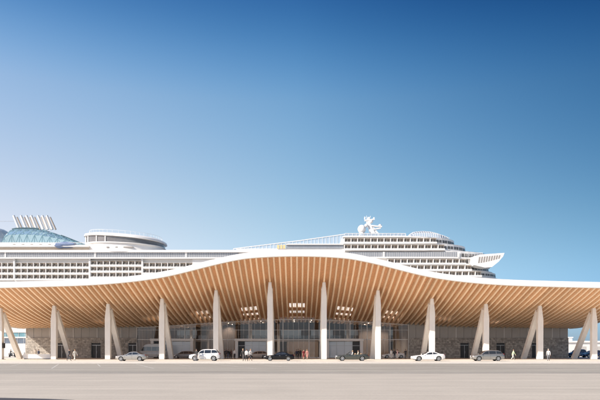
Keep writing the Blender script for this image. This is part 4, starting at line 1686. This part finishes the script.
b.bar(mp_(372.8, 234.5), mp_(366.6, 219.5), 2.3, 1.9, 0, 1.1, 1.0)
b.bar(mp_(378.5, 235), mp_(370.5, 225), 1.1, 0.9, 0, 0.8, 0.7)
b.bar(mp_(364.6, 220.6), mp_(374.5, 219.4), 0.5, 1.6, hint=(0, 0, 1))
b.bar(mp_(364.6, 219.5), mp_(364.9, 216.8), 0.5, 0.5)
b.bar(mp_(368.5, 219.5), mp_(368.8, 217.2), 0.9, 0.7)
b.bar(mp_(373.6, 219.5), mp_(374.0, 217.4), 0.6, 0.6)
b.bar(mp_(368.8, 225.6), mp_(381.8, 226.8), 0.55, 1.6, hint=(0, 0, 1))
b.bar(mp_(372, 229.8), mp_(380.5, 228.2), 0.5, 1.4, hint=(0, 0, 1))
b.ball(mp_(370.8, 221.8, -0.8), 1.0, 1.0, 1.0)
b.ball(mp_(380.0, 225.8), 0.8, 0.8, 0.8)
b.ball(mp_(366.0, 226.0, -1.0), 0.9, 0.9, 0.9)
b.tube(mp_(367, 219), mp_(366.6, 215.6), 0.14, 0.08, n=6)
b.tube(mp_(370, 219), mp_(370.4, 216.0), 0.14, 0.08, n=6)
b.build('mast', M['ship_white'], ship, smooth=40)
# bridge wing reaching out over the side
b = MB()
pw = [(474, 256.2), (480, 254.6), (494, 253.6), (504.6, 252.9), (503.0, 256.6), (498.5, 261.8), (492.0, 267.0), (485.0, 267.6), (479, 266.2), (474, 265.0)]
b.prism_y([(fx(x, 276.4), fz(y, 276.4)) for x, y in pw], DS - 3.6, DS + 3.0)
b.prism_y([(X(470), Zs(256.6)), (X(482), Zs(255.4)), (X(482), Zs(264.6)), (X(470), Zs(264.0))], DS + 3.0, DS + 14)
wing = b.build('bridge_wing', M['ship_white'], ship)
for i in range(9):
    t0, t1 = i / 9, (i + 0.66) / 9

    def wp(t, s):
        x = 478.0 + 22.5 * t
        yl, yh = 263.2 - 5.0 * t ** 1.4, 257.0 - 2.0 * t
        return (fx(x + (1.0 if s else 0), 276.37), DS - 3.63, fz(yl if not s else yh, 276.37))
    b = MB()
    b.quad(wp(t0, 0), wp(t1, 0), wp(t1, 1), wp(t0, 1))
    b.build('window', M['ship_grey'], wing)
b = MB()
for i in range(12):
    x = X(466 + i * 1.6)
    b.box(x - 0.05, x + 0.05, DS + 2, DS + 2.1, Zs(255.5), Zs(252.2))
b.box(X(465), X(484), DS + 1.98, DS + 2.12, Zs(252.3), Zs(252.0))
b.build('railing', M['ship_white'], ship)

# ------------------------------------------------------------------ light, sky, camera
TRAVEL = Vector((13.5, 8.2, -11.3)).normalized()
sd = bpy.data.lights.new('sun', 'SUN')
sd.energy = 4.2
sd.angle = math.radians(0.5)
sd.color = (1.0, 0.90, 0.78)
so = bpy.data.objects.new('sun', sd)
COL.objects.link(so)
so.rotation_euler = TRAVEL.to_track_quat('-Z', 'Y').to_euler()
so.location = (-60, -60, 80)

w = bpy.data.worlds.new('World')
SC.world = w
w.use_nodes = True
nt = w.node_tree
bg = nt.nodes['Background']
sky = nt.nodes.new('ShaderNodeTexSky')
sky.sky_type = 'NISHITA'
sky.sun_disc = False
elev = math.asin(-TRAVEL.z)
az = math.atan2(-TRAVEL.x, -TRAVEL.y)      # from +Y towards +X
sky.sun_elevation = elev
sky.sun_rotation = az
sky.air_density = 1.0
sky.dust_density = 0.6
sky.ozone_density = 2.0
L_ = nt.links.new
tc = nt.nodes.new('ShaderNodeTexCoord')
sp = nt.nodes.new('ShaderNodeSeparateXYZ')
L_(tc.outputs['Generated'], sp.inputs[0])
# colour grading painted over the sky: deeper blue with height, paler towards -X
SIDE_TINT = ((-2.05, -1.8, 1.75, -6.3), (-1.1, -1.15, 0.85, -3.9), (-0.75, -0.8, 0.55, -2.7))       # per channel: a x + b x^2, and for x > 0: (c + d z) x
ramp = nt.nodes.new('ShaderNodeValToRGB')
RAMP = ((0.0, (0.42, 0.52, 0.85)), (0.055, (0.62, 0.74, 1.0)), (0.13, (1.02, 0.97, 0.92)), (0.227, (1.06, 1.02, 0.88)), (0.382, (0.86, 1.10, 1.08)), (0.447, (0.42, 0.80, 0.96)), (0.505, (0.18, 0.50, 0.76)), (0.7, (0.12, 0.36, 0.68)))
ramp.color_ramp.interpolation = 'B_SPLINE'
els = ramp.color_ramp.elements
while len(els) < len(RAMP):
    els.new(0.5)
for e, (p, c) in zip(els, RAMP):
    e.position = p
    e.color = (*[v * 0.5 for v in c], 1)
L_(sp.outputs[2], ramp.inputs[0])
xn = nt.nodes.new('ShaderNodeClamp')
xn.inputs['Min'].default_value = -0.5
xn.inputs['Max'].default_value = 0.5
L_(sp.outputs[0], xn.inputs['Value'])


def madd(a, b, c):
    n = nt.nodes.new('ShaderNodeMath')
    n.operation = 'MULTIPLY_ADD'
    for k, v in enumerate((a, b, c)):
        if isinstance(v, (int, float)):
            n.inputs[k].default_value = v
        else:
            L_(v, n.inputs[k])
    return n.outputs[0]


cmb = nt.nodes.new('ShaderNodeCombineXYZ')
xp = nt.nodes.new('ShaderNodeMath')
xp.operation = 'MAXIMUM'
L_(xn.outputs[0], xp.inputs[0])
xp.inputs[1].default_value = 0.0
zn = nt.nodes.new('ShaderNodeClamp')
zn.inputs['Max'].default_value = 0.52
L_(sp.outputs[2], zn.inputs['Value'])
for k, (ca, cb2, cc, cd2) in enumerate(SIDE_TINT):
    ex = nt.nodes.new('ShaderNodeMath')
    ex.operation = 'EXPONENT'
    L_(madd(xp.outputs[0], madd(zn.outputs[0], cd2, cc), madd(xn.outputs[0], madd(xn.outputs[0], cb2, ca), math.log(2.0))), ex.inputs[0])
    L_(ex.outputs[0], cmb.inputs[k])
v0 = nt.nodes.new('ShaderNodeVectorMath')
v0.operation = 'MULTIPLY'
L_(ramp.outputs[0], v0.inputs[0])
L_(cmb.outputs[0], v0.inputs[1])
cmb = v0
vm = nt.nodes.new('ShaderNodeVectorMath')
vm.operation = 'MULTIPLY'
L_(sky.outputs[0], vm.inputs[0])
L_(cmb.outputs[0], vm.inputs[1])
L_(vm.outputs[0], bg.inputs['Color'])
bg.inputs['Strength'].default_value = 0.104

cd = bpy.data.cameras.new('camera')
cam = bpy.data.objects.new('camera', cd)
COL.objects.link(cam)
cd.sensor_width = 36
cd.sensor_fit = 'HORIZONTAL'
cd.lens = 36.0
cd.shift_x = 0.005
cd.shift_y = 0.25
cd.clip_start = 0.3
cd.clip_end = 12000
cam.location = (0, 0, EYE)
cam.rotation_euler = (math.radians(90), 0, 0)
SC.camera = cam

SC.render.engine = 'CYCLES'
SC.cycles.use_denoising = True
SC.cycles.max_bounces = 8
SC.cycles.transparent_max_bounces = 16
SC.cycles.caustics_reflective = False
SC.cycles.caustics_refractive = False
SC.view_settings.view_transform = 'Standard'
SC.view_settings.look = 'None'
SC.view_settings.exposure = 0.70
SC.view_settings.gamma = 1.0
SC.view_settings.use_curve_mapping = False
